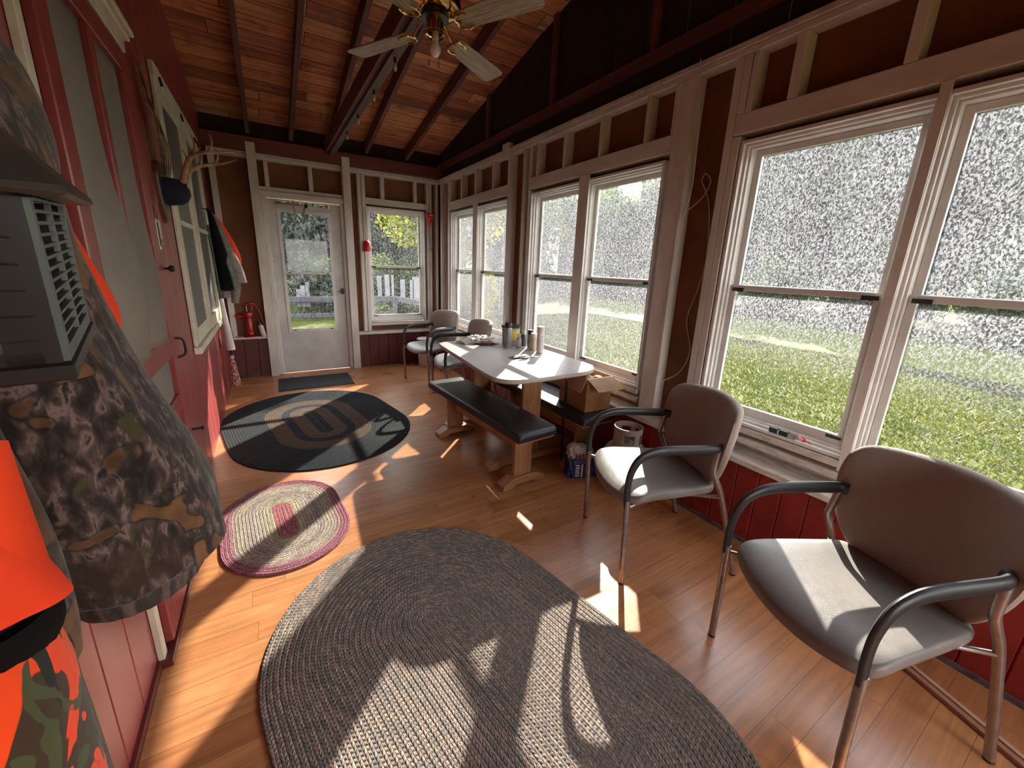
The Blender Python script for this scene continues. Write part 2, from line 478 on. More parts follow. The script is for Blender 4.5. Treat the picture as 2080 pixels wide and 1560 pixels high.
# ---------------------------------------------------------------- mesh builder
class MB:
    def __init__(s):
        s.v, s.f, s.uv, s.mi = [], [], None, []

    def add(s, vs, fs, mi=0):
        n = len(s.v)
        s.v += [tuple(p) for p in vs]
        s.f += [tuple(i + n for i in f) for f in fs]
        s.mi += [mi] * len(fs)
        return s

    def box(s, x0, x1, y0, y1, z0, z1, mi=0):
        x0, x1 = sorted((x0, x1)); y0, y1 = sorted((y0, y1)); z0, z1 = sorted((z0, z1))
        return s.add([(x0, y0, z0), (x1, y0, z0), (x1, y1, z0), (x0, y1, z0), (x0, y0, z1), (x1, y0, z1), (x1, y1, z1), (x0, y1, z1)],
                     [(0, 3, 2, 1), (4, 5, 6, 7), (0, 1, 5, 4), (1, 2, 6, 5), (2, 3, 7, 6), (3, 0, 4, 7)], mi)

    def bar(s, a, b, w, h, upv=(0, 0, 1), mi=0):
        a, b = Vector(a), Vector(b)
        d = (b - a).normalized()
        u = Vector(upv)
        sd = d.cross(u).normalized()
        u = sd.cross(d).normalized()
        vs = []
        for p in (a, b):
            for i, j in ((-1, -1), (1, -1), (1, 1), (-1, 1)):
                vs.append(p + sd * i * w / 2 + u * j * h / 2)
        return s.add(vs, [(0, 1, 2, 3), (7, 6, 5, 4), (0, 4, 5, 1), (1, 5, 6, 2), (2, 6, 7, 3), (3, 7, 4, 0)], mi)

    def loft(s, rings, cap0=True, cap1=True, closed=True, mi=0):
        n = len(rings[0])
        base = len(s.v)
        for r in rings:
            s.v += [tuple(p) for p in r]
        for i in range(len(rings) - 1):
            for j in range(n if closed else n - 1):
                k = (j + 1) % n
                s.f.append((base + i * n + j, base + i * n + k, base + (i + 1) * n + k, base + (i + 1) * n + j))
                s.mi.append(mi)
        if cap0 and closed:
            s.f.append(tuple(base + j for j in reversed(range(n)))); s.mi.append(mi)
        if cap1 and closed:
            s.f.append(tuple(base + (len(rings) - 1) * n + j for j in range(n))); s.mi.append(mi)
        return s

    def tube(s, pts, r=.01, n=10, flat=1., upv=None, closed=False, mi=0):
        P = [Vector(p) for p in pts]
        m_ = len(P)
        rad = r if isinstance(r, (list, tuple)) else [r] * m_
        T = []
        for i in range(m_):
            if closed:
                t = P[(i + 1) % m_] - P[i - 1]
            else:
                t = P[min(i + 1, m_ - 1)] - P[max(i - 1, 0)]
            T.append(t.normalized() if t.length > 1e-9 else Vector((0, 0, 1)))
        u = Vector(upv) if upv else (Vector((0, 0, 1)) if abs(T[0].z) < .9 else Vector((1, 0, 0)))
        rings = []
        for i in range(m_):
            t = T[i]
            if upv:
                u = Vector(upv)
            u = (u - t * u.dot(t))
            if u.length < 1e-6:
                u = t.orthogonal()
            u.normalize()
            w = t.cross(u)
            rings.append([P[i] + (w * math.cos(2 * PI * k / n) + u * math.sin(2 * PI * k / n) * flat) * rad[i] for k in range(n)])
        if closed:
            rings.append(rings[0])
        return s.loft(rings, not closed, not closed, mi=mi)

    def lathe(s, prof, c=(0, 0, 0), n=24, axis='z', mi=0):
        c = Vector(c)
        rings = []
        for r, h in prof:
            r = max(r, 1e-5)
            ring = []
            for k in range(n):
                a = 2 * PI * k / n
                if axis == 'z':
                    p = Vector((r * math.cos(a), r * math.sin(a), h))
                elif axis == 'x':
                    p = Vector((h, r * math.cos(a), r * math.sin(a)))
                else:
                    p = Vector((r * math.sin(a), h, r * math.cos(a)))
                ring.append(c + p)
            rings.append(ring)
        return s.loft(rings, True, True, mi=mi)

    def prism(s, poly, z0, z1, f=None, mi=0):
        f = f or (lambda x, y, z: (x, y, z))
        a = [f(x, y, z0) for x, y in poly]
        b = [f(x, y, z1) for x, y in poly]
        return s.loft([a, b], mi=mi)

    def pillow(s, poly, layers, f=None, mi=0):
        """poly: outline; layers: (scale, z); last layers shrink towards the centre"""
        f = f or (lambda x, y, z: (x, y, z))
        cx = sum(p[0] for p in poly) / len(poly)
        cy = sum(p[1] for p in poly) / len(poly)
        rings = [[f(cx + (x - cx) * sc, cy + (y - cy) * sc, z) for x, y in poly] for sc, z in layers]
        return s.loft(rings, mi=mi)

    def xf(s, mtx, start=0):
        for i in range(start, len(s.v)):
            s.v[i] = tuple(mtx @ Vector(s.v[i]))
        return s

    def build(s, name, mat, parent=None, smooth=False, bevel=0., ang=40, sub=0):
        me = bpy.data.meshes.new(name)
        me.from_pydata(s.v, [], s.f)
        mats = mat if isinstance(mat, (list, tuple)) else [mat]
        for mm in mats:
            me.materials.append(mm)
        if len(mats) > 1:
            me.polygons.foreach_set('material_index', s.mi)
        me.update()
        if bevel:
            bm = bmesh.new()
            bm.from_mesh(me)
            bmesh.ops.bevel(bm, geom=[e for e in bm.edges if len(e.link_faces) == 2 and e.calc_face_angle(0) > .5], offset=bevel, segments=1, affect='EDGES', clamp_overlap=True)
            bm.to_mesh(me)
            bm.free()
        if smooth:
            me.polygons.foreach_set('use_smooth', [True] * len(me.polygons))
            me.set_sharp_from_angle(angle=math.radians(ang))
        o = bpy.data.objects.new(name, me)
        COL.objects.link(o)
        if parent:
            o.parent = parent
        if sub:
            md = o.modifiers.new('sub', 'SUBSURF')
            md.levels = md.render_levels = sub
        return o


def tag(o, label=None, cat=None, group=None, kind=None):
    if label: o['label'] = label
    if cat: o['category'] = cat
    if group: o['group'] = group
    if kind: o['kind'] = kind
    return o


def thing(name, label, cat, loc=(0, 0, 0), rz=0, group=None):
    o = bpy.data.objects.new(name, None)
    o.empty_display_size = .05
    COL.objects.link(o)
    o.location = loc
    o.rotation_euler = (0, 0, rz)
    return tag(o, label, cat, group)


def struct(o):
    o['kind'] = 'structure'
    return o


def sempty(name, loc=(0, 0, 0), rz=0):
    o = bpy.data.objects.new(name, None)
    COL.objects.link(o)
    o.location = loc
    o.rotation_euler = (0, 0, rz)
    return struct(o)


def dup(root, loc=None, rz=None, label=None, group=None):
    def cp(o, par):
        c = o.copy()
        COL.objects.link(c)
        if par is not None:
            c.parent = par
        for ch in o.children:
            cp(ch, c)
        return c
    c = cp(root, None)
    if loc is not None: c.location = loc
    if rz is not None: c.rotation_euler = (0, 0, rz)
    if label: c['label'] = label
    if group: c['group'] = group
    return c


def smooth_poly(pts, n=40, closed=True):
    """Catmull-Rom through 2D/3D points"""
    P = [Vector(p) for p in pts]
    m_ = len(P)
    out = []
    segs = m_ if closed else m_ - 1
    per = max(2, n // segs)
    for i in range(segs):
        if closed:
            a, b, c, d = P[i - 1], P[i], P[(i + 1) % m_], P[(i + 2) % m_]
        else:
            a, b, c, d = P[max(i - 1, 0)], P[i], P[i + 1], P[min(i + 2, m_ - 1)]
        for k in range(per):
            t = k / per
            out.append(.5 * ((2 * b) + (c - a) * t + (2 * a - 5 * b + 4 * c - d) * t * t + (3 * b - a - 3 * c + d) * t ** 3))
    if not closed:
        out.append(P[-1].copy())
    return out


# ================================================================= STRUCTURE
XL, XR, YB, YF = -.49, 2.29, 5.86, -2.6      # left wall face, right stud face, back stud face, wall behind the camera


def deckz(y):                                # underside of the roof boards
    return 3.044 - .1992 * (y - 6.0)


floor = struct(MB().box(-.62, 2.42, YF - .1, 6.0, -.05, 0).build('floor', FLOORM))
# roof
b = MB()
y0, y1 = YF - .3, 6.35
b.loft([[(-.62, y0, deckz(y0)), (2.85, y0, deckz(y0)), (2.85, y0, deckz(y0) + .025), (-.62, y0, deckz(y0) + .025)],
        [(-.62, y1, deckz(y1)), (2.85, y1, deckz(y1)), (2.85, y1, deckz(y1) + .025), (-.62, y1, deckz(y1) + .025)]])
ceiling = struct(b.build('ceiling', ROOFM))
for i, x in enumerate((-.03, .42, .865, 1.315, 1.86)):
    b = MB()
    ring = lambda y: [(x - .021, y, deckz(y) - .14), (x + .021, y, deckz(y) - .14), (x + .021, y, deckz(y) - .0005), (x - .021, y, deckz(y) - .0005)]
    b.loft([ring(YF), ring(6.0)])
    b.build('rafter', DBEAM, ceiling)
# tie beam that carries the fan, and one more near the camera
b = MB().box(.775, .815, .4, 5.80, 2.80, 2.94)
tie = struct(b.build('trim_1', DBEAM))
MB().box(.815, .875, .4, 5.80, 2.775, 2.835).build('tie_batten', M('batten_stain', (.13, .075, .05), (.07, .035, .025), 8, .6, stretch=(1, .15, 1)), tie)
# beams over the back wall and right wall
bb = struct(MB().box(XL, 2.36, 5.80, 5.955, 2.692, 2.84).build('trim_2', RBEAM, bevel=.004))
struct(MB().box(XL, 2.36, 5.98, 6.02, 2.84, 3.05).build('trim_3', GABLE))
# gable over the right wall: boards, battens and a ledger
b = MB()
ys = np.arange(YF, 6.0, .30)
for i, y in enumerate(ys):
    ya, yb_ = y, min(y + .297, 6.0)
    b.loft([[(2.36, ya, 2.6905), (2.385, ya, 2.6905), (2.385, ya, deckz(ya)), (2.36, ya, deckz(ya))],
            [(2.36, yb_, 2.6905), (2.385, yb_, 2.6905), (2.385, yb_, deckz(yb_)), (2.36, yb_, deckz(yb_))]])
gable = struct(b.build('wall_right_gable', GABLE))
MB().box(2.315, 2.358, YF, 5.98, 2.83, 2.90).build('ledger', DBEAM, gable)
for y in (.9, 2.1, 3.2, 4.4):
    MB().box(2.325, 2.358, y, y + .05, 2.905, deckz(y + .05) - .001).build('batten', DBEAM, gable)

# ---- left (house) wall: grooved boards
STEP = .178


def grooved(b, y0, y1, step, xf, zb, ztf, d=.006, ax='x', sgn=1):
    """vertical boards with v grooves; face at xf, wall material behind"""
    prof = []
    y = y0
    while y < y1 - 1e-6:
        e = min(y + step, y1)
        prof += [(y, d), (y + .005, 0), (e - .005, 0)]
        y = e
    prof.append((y1, d))
    n = len(prof)
    vs, fs = [], []
    for (yy, dd) in prof:
        for z in (zb, ztf(yy)):
            vs.append((xf - sgn * dd, yy, z) if ax == 'x' else (yy, xf - sgn * dd, z))
    for i in range(n - 1):
        fs.append((2 * i, 2 * i + 2, 2 * i + 3, 2 * i + 1))
    k = len(vs)
    back = xf - sgn * .03
    for (yy, zt) in ((y0, None), (y1, None)):
        for z in (zb, ztf(yy)):
            vs.append((back, yy, z) if ax == 'x' else (yy, back, z))
    fs += [(k, k + 1, k + 3, k + 2), (0, 1, k + 1, k), (2 * n - 2, k + 2, k + 3, 2 * n - 1)]
    b.add(vs, fs)
    return b


wl_ = struct(grooved(MB(), -2.666, 6.0, STEP, XL, 0, lambda y: deckz(y) + .01).build('wall_left', REDW))
# the red base board strip seen along the floor
struct(MB().box(XL, XL + .012, YF, 1.60, 0, .035).build('baseboard_left', REDD))

# ---- right wall
OPEN = [(3.88, 5.405), (1.875, 3.43), (-.13, 1.40), (-2.14, -.61)]     # rough openings of the four window pairs
ZB, ZT = .655, 2.204
wr_ = sempty('wall_right')
edges = [YF] + sorted([v for o in OPEN for v in o]) + [6.0]
for i in range(0, len(edges), 2):
    MB().box(2.38, 2.40, edges[i], edges[i + 1], .50, 2.70).build('backing_board', BROWN, wr_)
for a, c in OPEN:
    MB().box(2.38, 2.40, a, c, ZT, 2.70).build('backing_board', BROWN, wr_)
    MB().box(2.38, 2.40, a, c, .50, ZB).build('backing_board', OLDW, wr_)
struct(MB().box(2.40, 2.44, YF, 6.0, -.5, .60).build('wall_right_siding', REDD))


def stud(y0_, y1_, z0_, z1_, mat=None, x0_=XR):
    MB().box(x0_, 2.38, y0_, y1_, z0_, z1_).build('stud', mat or WHITE, wr_, bevel=.003)


MB().box(XR, 2.38, YF, 5.86, 2.625, 2.658).build('top_plate', WHITEH, wr_, bevel=.003)
MB().box(XR - .006, 2.38, YF, 5.86, 2.659, 2.69).build('top_plate', OLDW, wr_, bevel=.003)
for y0_, y1_ in ((5.72, 5.785), (5.43, 5.50), (3.815, 3.872), (3.54, 3.58), (1.721, 1.851), (1.451, 1.495), (-.25, -.19), (-.56, -.52), (-2.30, -2.24)):
    stud(y0_, y1_, .505, 2.624)
for y0_, y1_ in ((3.436, 3.47), (1.407, 1.45)):
    stud(y0_, y1_, 2.345, 2.624)
    stud(y0_, y1_, .505, 2.232)
for y0_, y1_ in ((5.40, 5.428), (5.03, 5.064), (4.62, 4.659), (4.18, 4.217), (3.326, 3.355), (2.923, 2.956), (2.495, 2.52), (2.06, 2.085), (1.852, 1.868),
                 (1.373, 1.403), (1.159, 1.203), (.736, .779), (.31, .35), (-.12, -.08)):
    stud(y0_, y1_, 2.345, 2.624)
for a, c in ((3.873, 5.43), (1.852, 3.47), (-.19, 1.45), (-2.24, -.56)):
    MB().box(XR, 2.375, a, c, 2.238, 2.344).build('header', WHITEH, wr_, bevel=.004)
stubp = MB().box(XR - .012, 2.34, 3.855, 3.984, 2.60, 2.745).build('post_stub', WHITE, wr_, bevel=.004)
# sill layers under the windows
MB().box(2.195, 2.385, YF, 5.80, .462, .498).build('sill_board', OLDW, wr_, bevel=.004)
for a, c in OPEN:
    MB().box(2.30, 2.379, a - .0, c, .545, .583).build('sill_rail', OLDW, wr_, bevel=.004)
    MB().box(2.285, 2.379, a + .005, c - .005, .612, .65).build('stool', OLDW, wr_, bevel=.004)
# red wainscot
b = grooved(MB(), YF, 5.83, .118, 2.235, 0, lambda y: .461, sgn=-1)
b.build('wainscot', REDP, wr_)
struct(MB().box(2.222, 2.2345, YF, 5.80, 0, .022).build('baseboard_right', M('grimy_base', (.06, .03, .025), (.12, .09, .08), 30, .9)))

# ---- window unit (origin on the stud face, middle of the opening, z = floor)


def ringframe(b, w, z0_, z1_, t, x0_, x1_):
    b.box(x0_, x1_, -w / 2, -w / 2 + t, z0_, z1_)
    b.box(x0_, x1_, w / 2 - t, w / 2, z0_, z1_)
    b.box(x0_, x1_, -w / 2 + t, w / 2 - t, z1_ - t, z1_)
    b.box(x0_, x1_, -w / 2 + t, w / 2 - t, z0_, z0_ + t)
    return b


def window_unit(n, w, z0_, z1_, zm, label=None, glass_u=GLASSU, glass_l=GLASSL):
    r = sempty('window_%d' % n)
    b = MB()
    ringframe(b, w, z0_, z1_, .018, .004, .13)
    b.build('frame', SASH, r, bevel=.0015)
    b = MB()
    ringframe(b, w - .036, z0_ + .018, z1_ - .018, .013, .030, .13)
    ringframe(b, w - .062, z0_ + .031, z1_ - .031, .010, .052, .13)
    b.build('stop', SASH, r, bevel=.0015)
    wi = w - .084
    zi0, zi1 = z0_ + .043, z1_ - .043

    def sash(nm, za, zb, xa, glass, bt, tt, st=.030):
        s_ = MB()
        s_.box(xa, xa + .022, -wi / 2, -wi / 2 + st, za, zb)
        s_.box(xa, xa + .022, wi / 2 - st, wi / 2, za, zb)
        s_.box(xa, xa + .022, -wi / 2 + st, wi / 2 - st, zb - tt, zb)
        s_.box(xa, xa + .022, -wi / 2 + st, wi / 2 - st, za, za + bt)
        so = s_.build(nm, SASH, r, bevel=.0015)
        MB().box(xa + .009, xa + .013, -wi / 2 + st - .004, wi / 2 - st + .004, za + bt - .004, zb - tt + .004).build('glass', glass, so)
        return so
    su = sash('upper_sash', zm - .015, zi1, .102, glass_u, .035, .030)
    slo = sash('lower_sash', zi0, zm + .018, .076, glass_l, .048, .030)
    lb = MB()
    for sg in (-1, 1):
        lb.box(.070, .0758, sg * (wi / 2 - .075), sg * (wi / 2 - .012), zm - .016, zm + .004)
        lb.box(.070, .0758, sg * (wi / 2 - .075), sg * (wi / 2 - .012), zi0 + .026, zi0 + .040)
    lb.build('latch', DARKG, slo)
    return r


w1 = window_unit(1, .772, .655, 2.205, 1.425)
w1.location = (XR, 1.012, 0)
n = 2
w3 = window_unit(3, .772, .655, 2.205, 1.425, glass_l=GLASSM)
w3.location = (XR, 3.043, 0)
for cy_ in (.24, 2.271, 5.018, 4.247, -1.0, -1.75):
    if n == 3:
        n = 4
    c = dup(w3 if cy_ > 2 else w1, (XR, cy_, 0))
    c.name = 'window_%d' % n
    n += 1
# the mullion boards between the windows of each pair
for y_ in (.626, 2.657, 4.6325, -1.375):
    MB().box(XR - .006, XR + .001, y_ - .016 - (.055 if y_ > 2 else .0), y_ + .018 + (.03 if y_ > 2 else 0), .60, 2.236).build('mullion', WHITE, wr_)

# ---- back wall
wbk = sempty('wall_back')
DX0, DX1 = .078, .935
for x0_, x1_, z0_, z1_, mt_ in ((XL - .1, DX0, 0, 2.7, BROWN), (DX1, 1.25, 0, 2.7, BROWN), (DX0, DX1, 2.20, 2.7, BROWN), (1.25, 2.08, 2.235, 2.7, BROWN), (1.25, 2.08, 0, .64, BROWN), (2.08, 2.40, 0, 2.7, BROWN)):
    MB().box(x0_, x1_, 5.95, 5.97, z0_, z1_).build('backing_board', mt_, wbk)


def bstud(x0_, x1_, z0_, z1_, ya=YB, yb_=5.95, mt_=None, nm='stud'):
    return MB().box(x0_, x1_, ya, yb_, z0_, z1_).build(nm, mt_ or WHITE, wbk, bevel=.003)


bstud(-.445, -.385, .535, 2.626)
bstud(-.068, .026, 0, 2.785, 5.792, 5.93)
bstud(.963, 1.058, 0, 2.785, 5.792, 5.93)
for x0_, x1_ in ((1.151, 1.197), (1.204, 1.25), (2.107, 2.145), (2.15, 2.185)):
    bstud(x0_, x1_, .525, 2.626)
bstud(2.245, 2.288, .525, 2.626)
for x0_, x1_ in ((.093, .138), (.568, .617)):
    bstud(x0_, x1_, 2.336, 2.626)
for x0_, x1_ in ((1.457, 1.507), (1.919, 1.965)):
    bstud(x0_, x1_, 2.342, 2.626)
for x0_, x1_ in ((XL + .04, -.0685), (.0265, .9625), (1.0585, 2.288)):
    bstud(x0_, x1_, 2.627, 2.658, nm='top_plate', mt_=WHITEH)
    bstud(x0_, x1_, 2.659, 2.69, nm='top_plate', mt_=OLDW)
bstud(.0265, .9625, 2.292, 2.335, nm='header', mt_=WHITEH)
bstud(1.2505, 2.1065, 2.262, 2.341, nm='header', mt_=WHITEH)
bstud(1.2505, 2.1065, .60, .64, nm='sill_rail', mt_=WHITEH)
MB().box(XL, -.0685, 5.80, 5.95, .505, .532).build('sill_board', WHITEH, wbk, bevel=.004)
MB().box(1.0585, 2.24, 5.79, 5.95, .485, .520).build('sill_board', WHITEH, wbk, bevel=.004)
grooved(MB(), XL, -.069, .155, 5.845, 0, lambda y: .504, ax='y', sgn=-1).build('wainscot', REDD, wbk)
grooved(MB(), 1.059, 2.235, .14, 5.845, 0, lambda y: .484, ax='y', sgn=-1).build('wainscot', REDD, wbk)
# door casing
dc = MB()
dc.box(.0262, .082, 5.835, 5.95, 0, 2.215)
dc.box(.915, .9622, 5.835, 5.95, 0, 2.215)
dc.box(.0262, .9622, 5.835, 5.95, 2.2155, 2.29)
dc.build('door_casing', WHITE, wbk, bevel=.006)
MB().box(.0, .99, 5.82, 5.834, 2.225, 2.285).build('head_casing', WHITEH, wbk, bevel=.004)

# back window, same build, turned to face the room
w9 = window_unit(10, .83, .66, 2.235, 1.44, glass_u=GLASSC, glass_l=GLASSC)
w9.location = (1.664, YB - .0, 0)
w9.rotation_euler = (0, 0, PI / 2)

# storm door in the back wall
d2 = sempty('door_2', (0, 0, 0))
b = MB()
YD = 5.868
gx0, gx1, gz0, gz1 = .195, .785, .57, 2.085
b.box(.084, gx0, YD, YD + .032, .01, 2.195)
b.box(gx1, .913, YD, YD + .032, .01, 2.195)
b.box(gx0, gx1, YD, YD + .032, .01, gz0)
b.box(gx0, gx1, YD, YD + .032, gz1, 2.155)
b.build('door_panel', DOORW, d2, bevel=.002)
b = MB()
b.box(gx0 - .01, gx0 + .026, YD - .008, YD - .0005, gz0 - .01, gz1 + .01)
b.box(gx1 - .026, gx1 + .01, YD - .008, YD - .0005, gz0 - .01, gz1 + .01)
b.box(gx0 + .026, gx1 - .026, YD - .008, YD - .0005, gz1 - .026, gz1 + .01)
b.box(gx0 + .026, gx1 - .026, YD - .008, YD - .0005, gz0 - .01, gz0 + .03)
b.box(gx0 + .02, gx1 - .02, YD - .006, YD + .01, 1.315, 1.34)
b.build('glass_frame', SASH, d2, bevel=.001)
MB().box(gx0 + .0005, gx1 - .0005, YD + .012, YD + .015, gz0 + .001, gz1 - .001).build('glass', GLASSD, d2)
b = MB()
for x in (gx0 + .05, gx1 - .09):
    for z in (gz0 + .012, 1.322):
        b.box(x, x + .035, YD - .011, YD - .0082, z, z + .012)
b.build('clip', DARKG, d2)
hd = MB()
hd.lathe([(.016, -.012), (.016, 0)], (.875, YD, 1.10), 14, 'y')
hd.lathe([(.006, -.045), (.006, -.012)], (.875, YD, 1.10), 10, 'y')
hd.box(.855, .895, YD - .055, YD - .040, 1.06, 1.135)
hd.tube([(.88, YD - .046, 1.10), (.85, YD - .05, 1.10), (.825, YD - .045, 1.095)], .007, 8)
hd.build('handle', IRON, d2, smooth=True)
# door closer with its chain
cl = MB()
cl.lathe([(.012, -.29), (.014, -.285), (.014, -.03), (.006, -.025), (.006, .03)], (.47, YD - .05, 2.155), 12, 'x')
cl.build('closer_tube', M('closer_steel', (.40, .34, .28), None, 20, .35, .8), d2, smooth=True)
cb_ = MB()
cb_.box(.49, .53, YD - .06, YD - .001, 2.13, 2.17)
cb_.box(.19, .215, YD - .06, YD - .001, 2.145, 2.165)
cb_.bar((.50, YD - .05, 2.15), (.455, YD - .045, 2.04), .014, .006)
cb_.build('closer_bracket', IRON, d2)
MB().tube(smooth_poly([(.37, YD - .03, 2.21), (.375, YD - .04, 2.09), (.43, YD - .045, 2.0), (.47, YD - .045, 2.02), (.50, YD - .04, 2.13), (.525, YD - .03, 2.20)], 30, False), .004, 6).build('chain', IRON, d2, smooth=True)
# wrought scrollwork on the outside of the door
b = MB()
ys_ = YD + .045
for z in (.70, .95):
    b.tube([(gx0 + .01, ys_, z), (gx1 - .01, ys_, z)], .0035, 6)
for x in (.25, .36, .62, .73):
    b.tube([(x, ys_, .86), (x, ys_, 1.02)], .003, 6)


def spiral(cx_, cz_, r0, a0, turns, sg, ys=ys_, n_=22):
    return [(cx_ + sg * r0 * (1 - .65 * i / n_) * math.cos(a0 + turns * 2 * PI * i / n_), ys, cz_ + r0 * (1 - .65 * i / n_) * math.sin(a0 + turns * 2 * PI * i / n_)) for i in range(n_ + 1)]


for sg in (-1, 1):
    b.tube(smooth_poly([(.49 - sg * .002, ys_, .86), (.49 + sg * .02, ys_, .76), (.49 + sg * .07, ys_, .72), (.49 + sg * .12, ys_, .74), (.49 + sg * .12, ys_, .79), (.49 + sg * .08, ys_, .80)], 24, False), .0035, 6)
    b.tube([(.49 + sg * .16, ys_, .88), (.49 + sg * .26, ys_, .71)], .0035, 6)
    b.tube(smooth_poly([(.49 + sg * .28, ys_, 1.25), (.49 + sg * .2, ys_, 1.10), (.49 + sg * .08, ys_, 1.03), (.49 + sg * .02, ys_, 1.12), (.49 + sg * .08, ys_, 1.22)], 24, False), .0035, 6)
b.build('scrollwork', IRON, d2, smooth=True)

# ---- house window on the left wall
hw = sempty('window_11')
XW = XL + .003
YW0, YW1, ZW0, ZW1 = 3.405, 5.20, .86, 2.565
b = MB()
b.box(XW, XW + .022, YW0, YW0 + .06, ZW0 + .02, ZW1 - .01)
b.box(XW, XW + .022, YW1 - .06, YW1, ZW0 + .02, ZW1 - .01)
b.box(XW, XW + .03, YW0 - .01, YW1 + .01, ZW1 - .03, ZW1 + .05)
b.box(XW, XW + .045, YW0 - .02, YW1 + .02, ZW0 - .03, ZW0 + .02)
b.build('casing', CREAM, hw, bevel=.004)
for k, (ya, yb_) in enumerate(((YW0 + .062, 4.245), (4.255, YW1 - .062))):
    s_ = MB()
    x0_, x1_ = XW + .004, XW + .020 + .012 * k
    s_.box(x0_, x1_, ya, ya + .085, ZW0 + .022, ZW1 - .032)
    s_.box(x0_, x1_, yb_ - .085, yb_, ZW0 + .022, ZW1 - .032)
    s_.box(x0_, x1_, ya + .085, yb_ - .085, ZW1 - .12, ZW1 - .032)
    s_.box(x0_, x1_, ya + .085, yb_ - .085, ZW0 + .022, ZW0 + .13)
    s_.box(x0_, x1_, ya + .085, yb_ - .085, 1.70, 1.735)
    so = s_.build('sash', CREAM, hw, bevel=.003)
    MB().box(XW + .005, XW + .009, ya + .08, yb_ - .08, ZW0 + .125, ZW1 - .115).build('glass', M('screened_glass', (.11, .115, .105), (.09, .095, .088), 2, .35), so)
for y_ in (3.50, 4.25, 4.95, 5.12):
    MB().bar((XW + .035, y_, ZW1 - .005), (XW + .040, y_ + .02, ZW1 - .05), .012, .012).build('hanger', IRON, hw)

# ---- screen door of the house (door_1)
d1 = sempty('door_1')
DY0, DY1 = 1.66, 2.665
b = MB()
x0_, x1_ = XL + .012, XL + .040
b.box(x0_, x1_, DY0 + .02, DY0 + .115, .04, 2.36)
b.box(x0_, x1_, DY1 - .125, DY1, .04, 2.36)
b.box(x0_, x1_, DY0 + .115, DY1 - .125, 2.27, 2.36)
b.box(x0_, x1_, DY0 + .115, DY1 - .125, .04, .20)
b.box(x0_, x1_, DY0 + .115, DY1 - .125, 1.00, 1.105)
b.box(x0_, x1_, DY0 + .115, DY1 - .125, .72, .80)
b.box(x0_, x1_, 2.125, 2.175, 1.105, 2.27)
b.box(x0_, x1_ - .01, DY0 + .115, DY1 - .125, .20, .72)
b.build('door_frame', REDW, d1, bevel=.004)


def bulge(y0_, y1_, z0_, z1_, amt, zc):
    b = MB()
    ny, nz_ = 14, 26
    rows = []
    for j in range(nz_ + 1):
        z = z0_ + (z1_ - z0_) * j / nz_
        row = []
        for i in range(ny + 1):
            t = i / ny
            y = y0_ + (y1_ - y0_) * t
            g = math.exp(-((z - zc) / .42) ** 2) * (math.sin(PI * t) ** .6)
            row.append((XL + .018 + amt * g, y, z))
        rows.append(row)
    b.loft(rows, closed=False)
    o = b.build('screen', SCREEN, d1, smooth=True)
    sd = o.modifiers.new('t', 'SOLIDIFY')
    sd.thickness = .002
    return o


bulge(DY0 + .112, 2.128, 1.10, 2.275, .075, 1.38)
bulge(2.172, DY1 - .122, 1.10, 2.275, .045, 1.32)
bulge(DY0 + .112, DY1 - .122, .795, 1.005, .01, .9)
b = MB()
b.tube(smooth_poly([(x1_, DY1 - .03, 1.075), (x1_ + .03, DY1 - .025, 1.065), (x1_ + .035, DY1 - .02, 1.02), (x1_ + .03, DY1 - .02, .985), (x1_, DY1 - .03, .97)], 20, False), .006, 8)
b.build('pull_handle', IRON, d1, smooth=True)
MB().lathe([(.004, 0), (.007, .02), (.016, .026), (.018, .036), (.012, .046)], (XL + .03, 2.715, 1.43), 14, 'x').build('knob', IRON, d1, smooth=True)
MB().lathe([(.006, 0), (.006, .05), (.011, .055), (.011, .065)], (XL + .03, 2.665, .545), 10, 'x').build('bolt', IRON, d1, smooth=True)
tr = struct(MB().box(XL + .001, XL + .022, DY1 + .004, DY1 + .034, .02, 2.39).box(XL + .001, XL + .022, 1.612, 1.650, .02, 2.39).build('trim_4', CREAM, bevel=.002))
MB().box(XL + .001, XL + .03, 1.60, 2.73, 2.395, 2.45).box(XL + .001, XL + .05, 1.59, 2.745, 2.45, 2.475).box(XL + .001, XL + .065, 1.58, 2.76, 2.475, 2.50).build('head_moulding', CREAM, tr, bevel=.004)
MB().box(XL + .001, XL + .045, 1.60, 2.72, 0.001, .03).build('threshold', REDD, tr)

# ---- wall behind the camera, with an unglazed opening added to let in sky fill
wf = sempty('wall_front')
for a in ((XL - .1, .6, 0, 4.9), (1.8, 2.42, 0, 4.9), (.6, 1.8, 0, .8), (.6, 1.8, 2.1, 4.9)):
    MB().box(a[0], a[1], YF - .08, YF, a[2], a[3]).build('boards', REDD, wf)


# ================================================================= OUTDOORS
GZ = -.35
gr = MB()
gr.box(-60, 90, -60, 90, GZ - .3, GZ)
lawn = struct(gr.build('lawn', GRASS))
# grass blades near the windows
rng = np.random.default_rng(3)


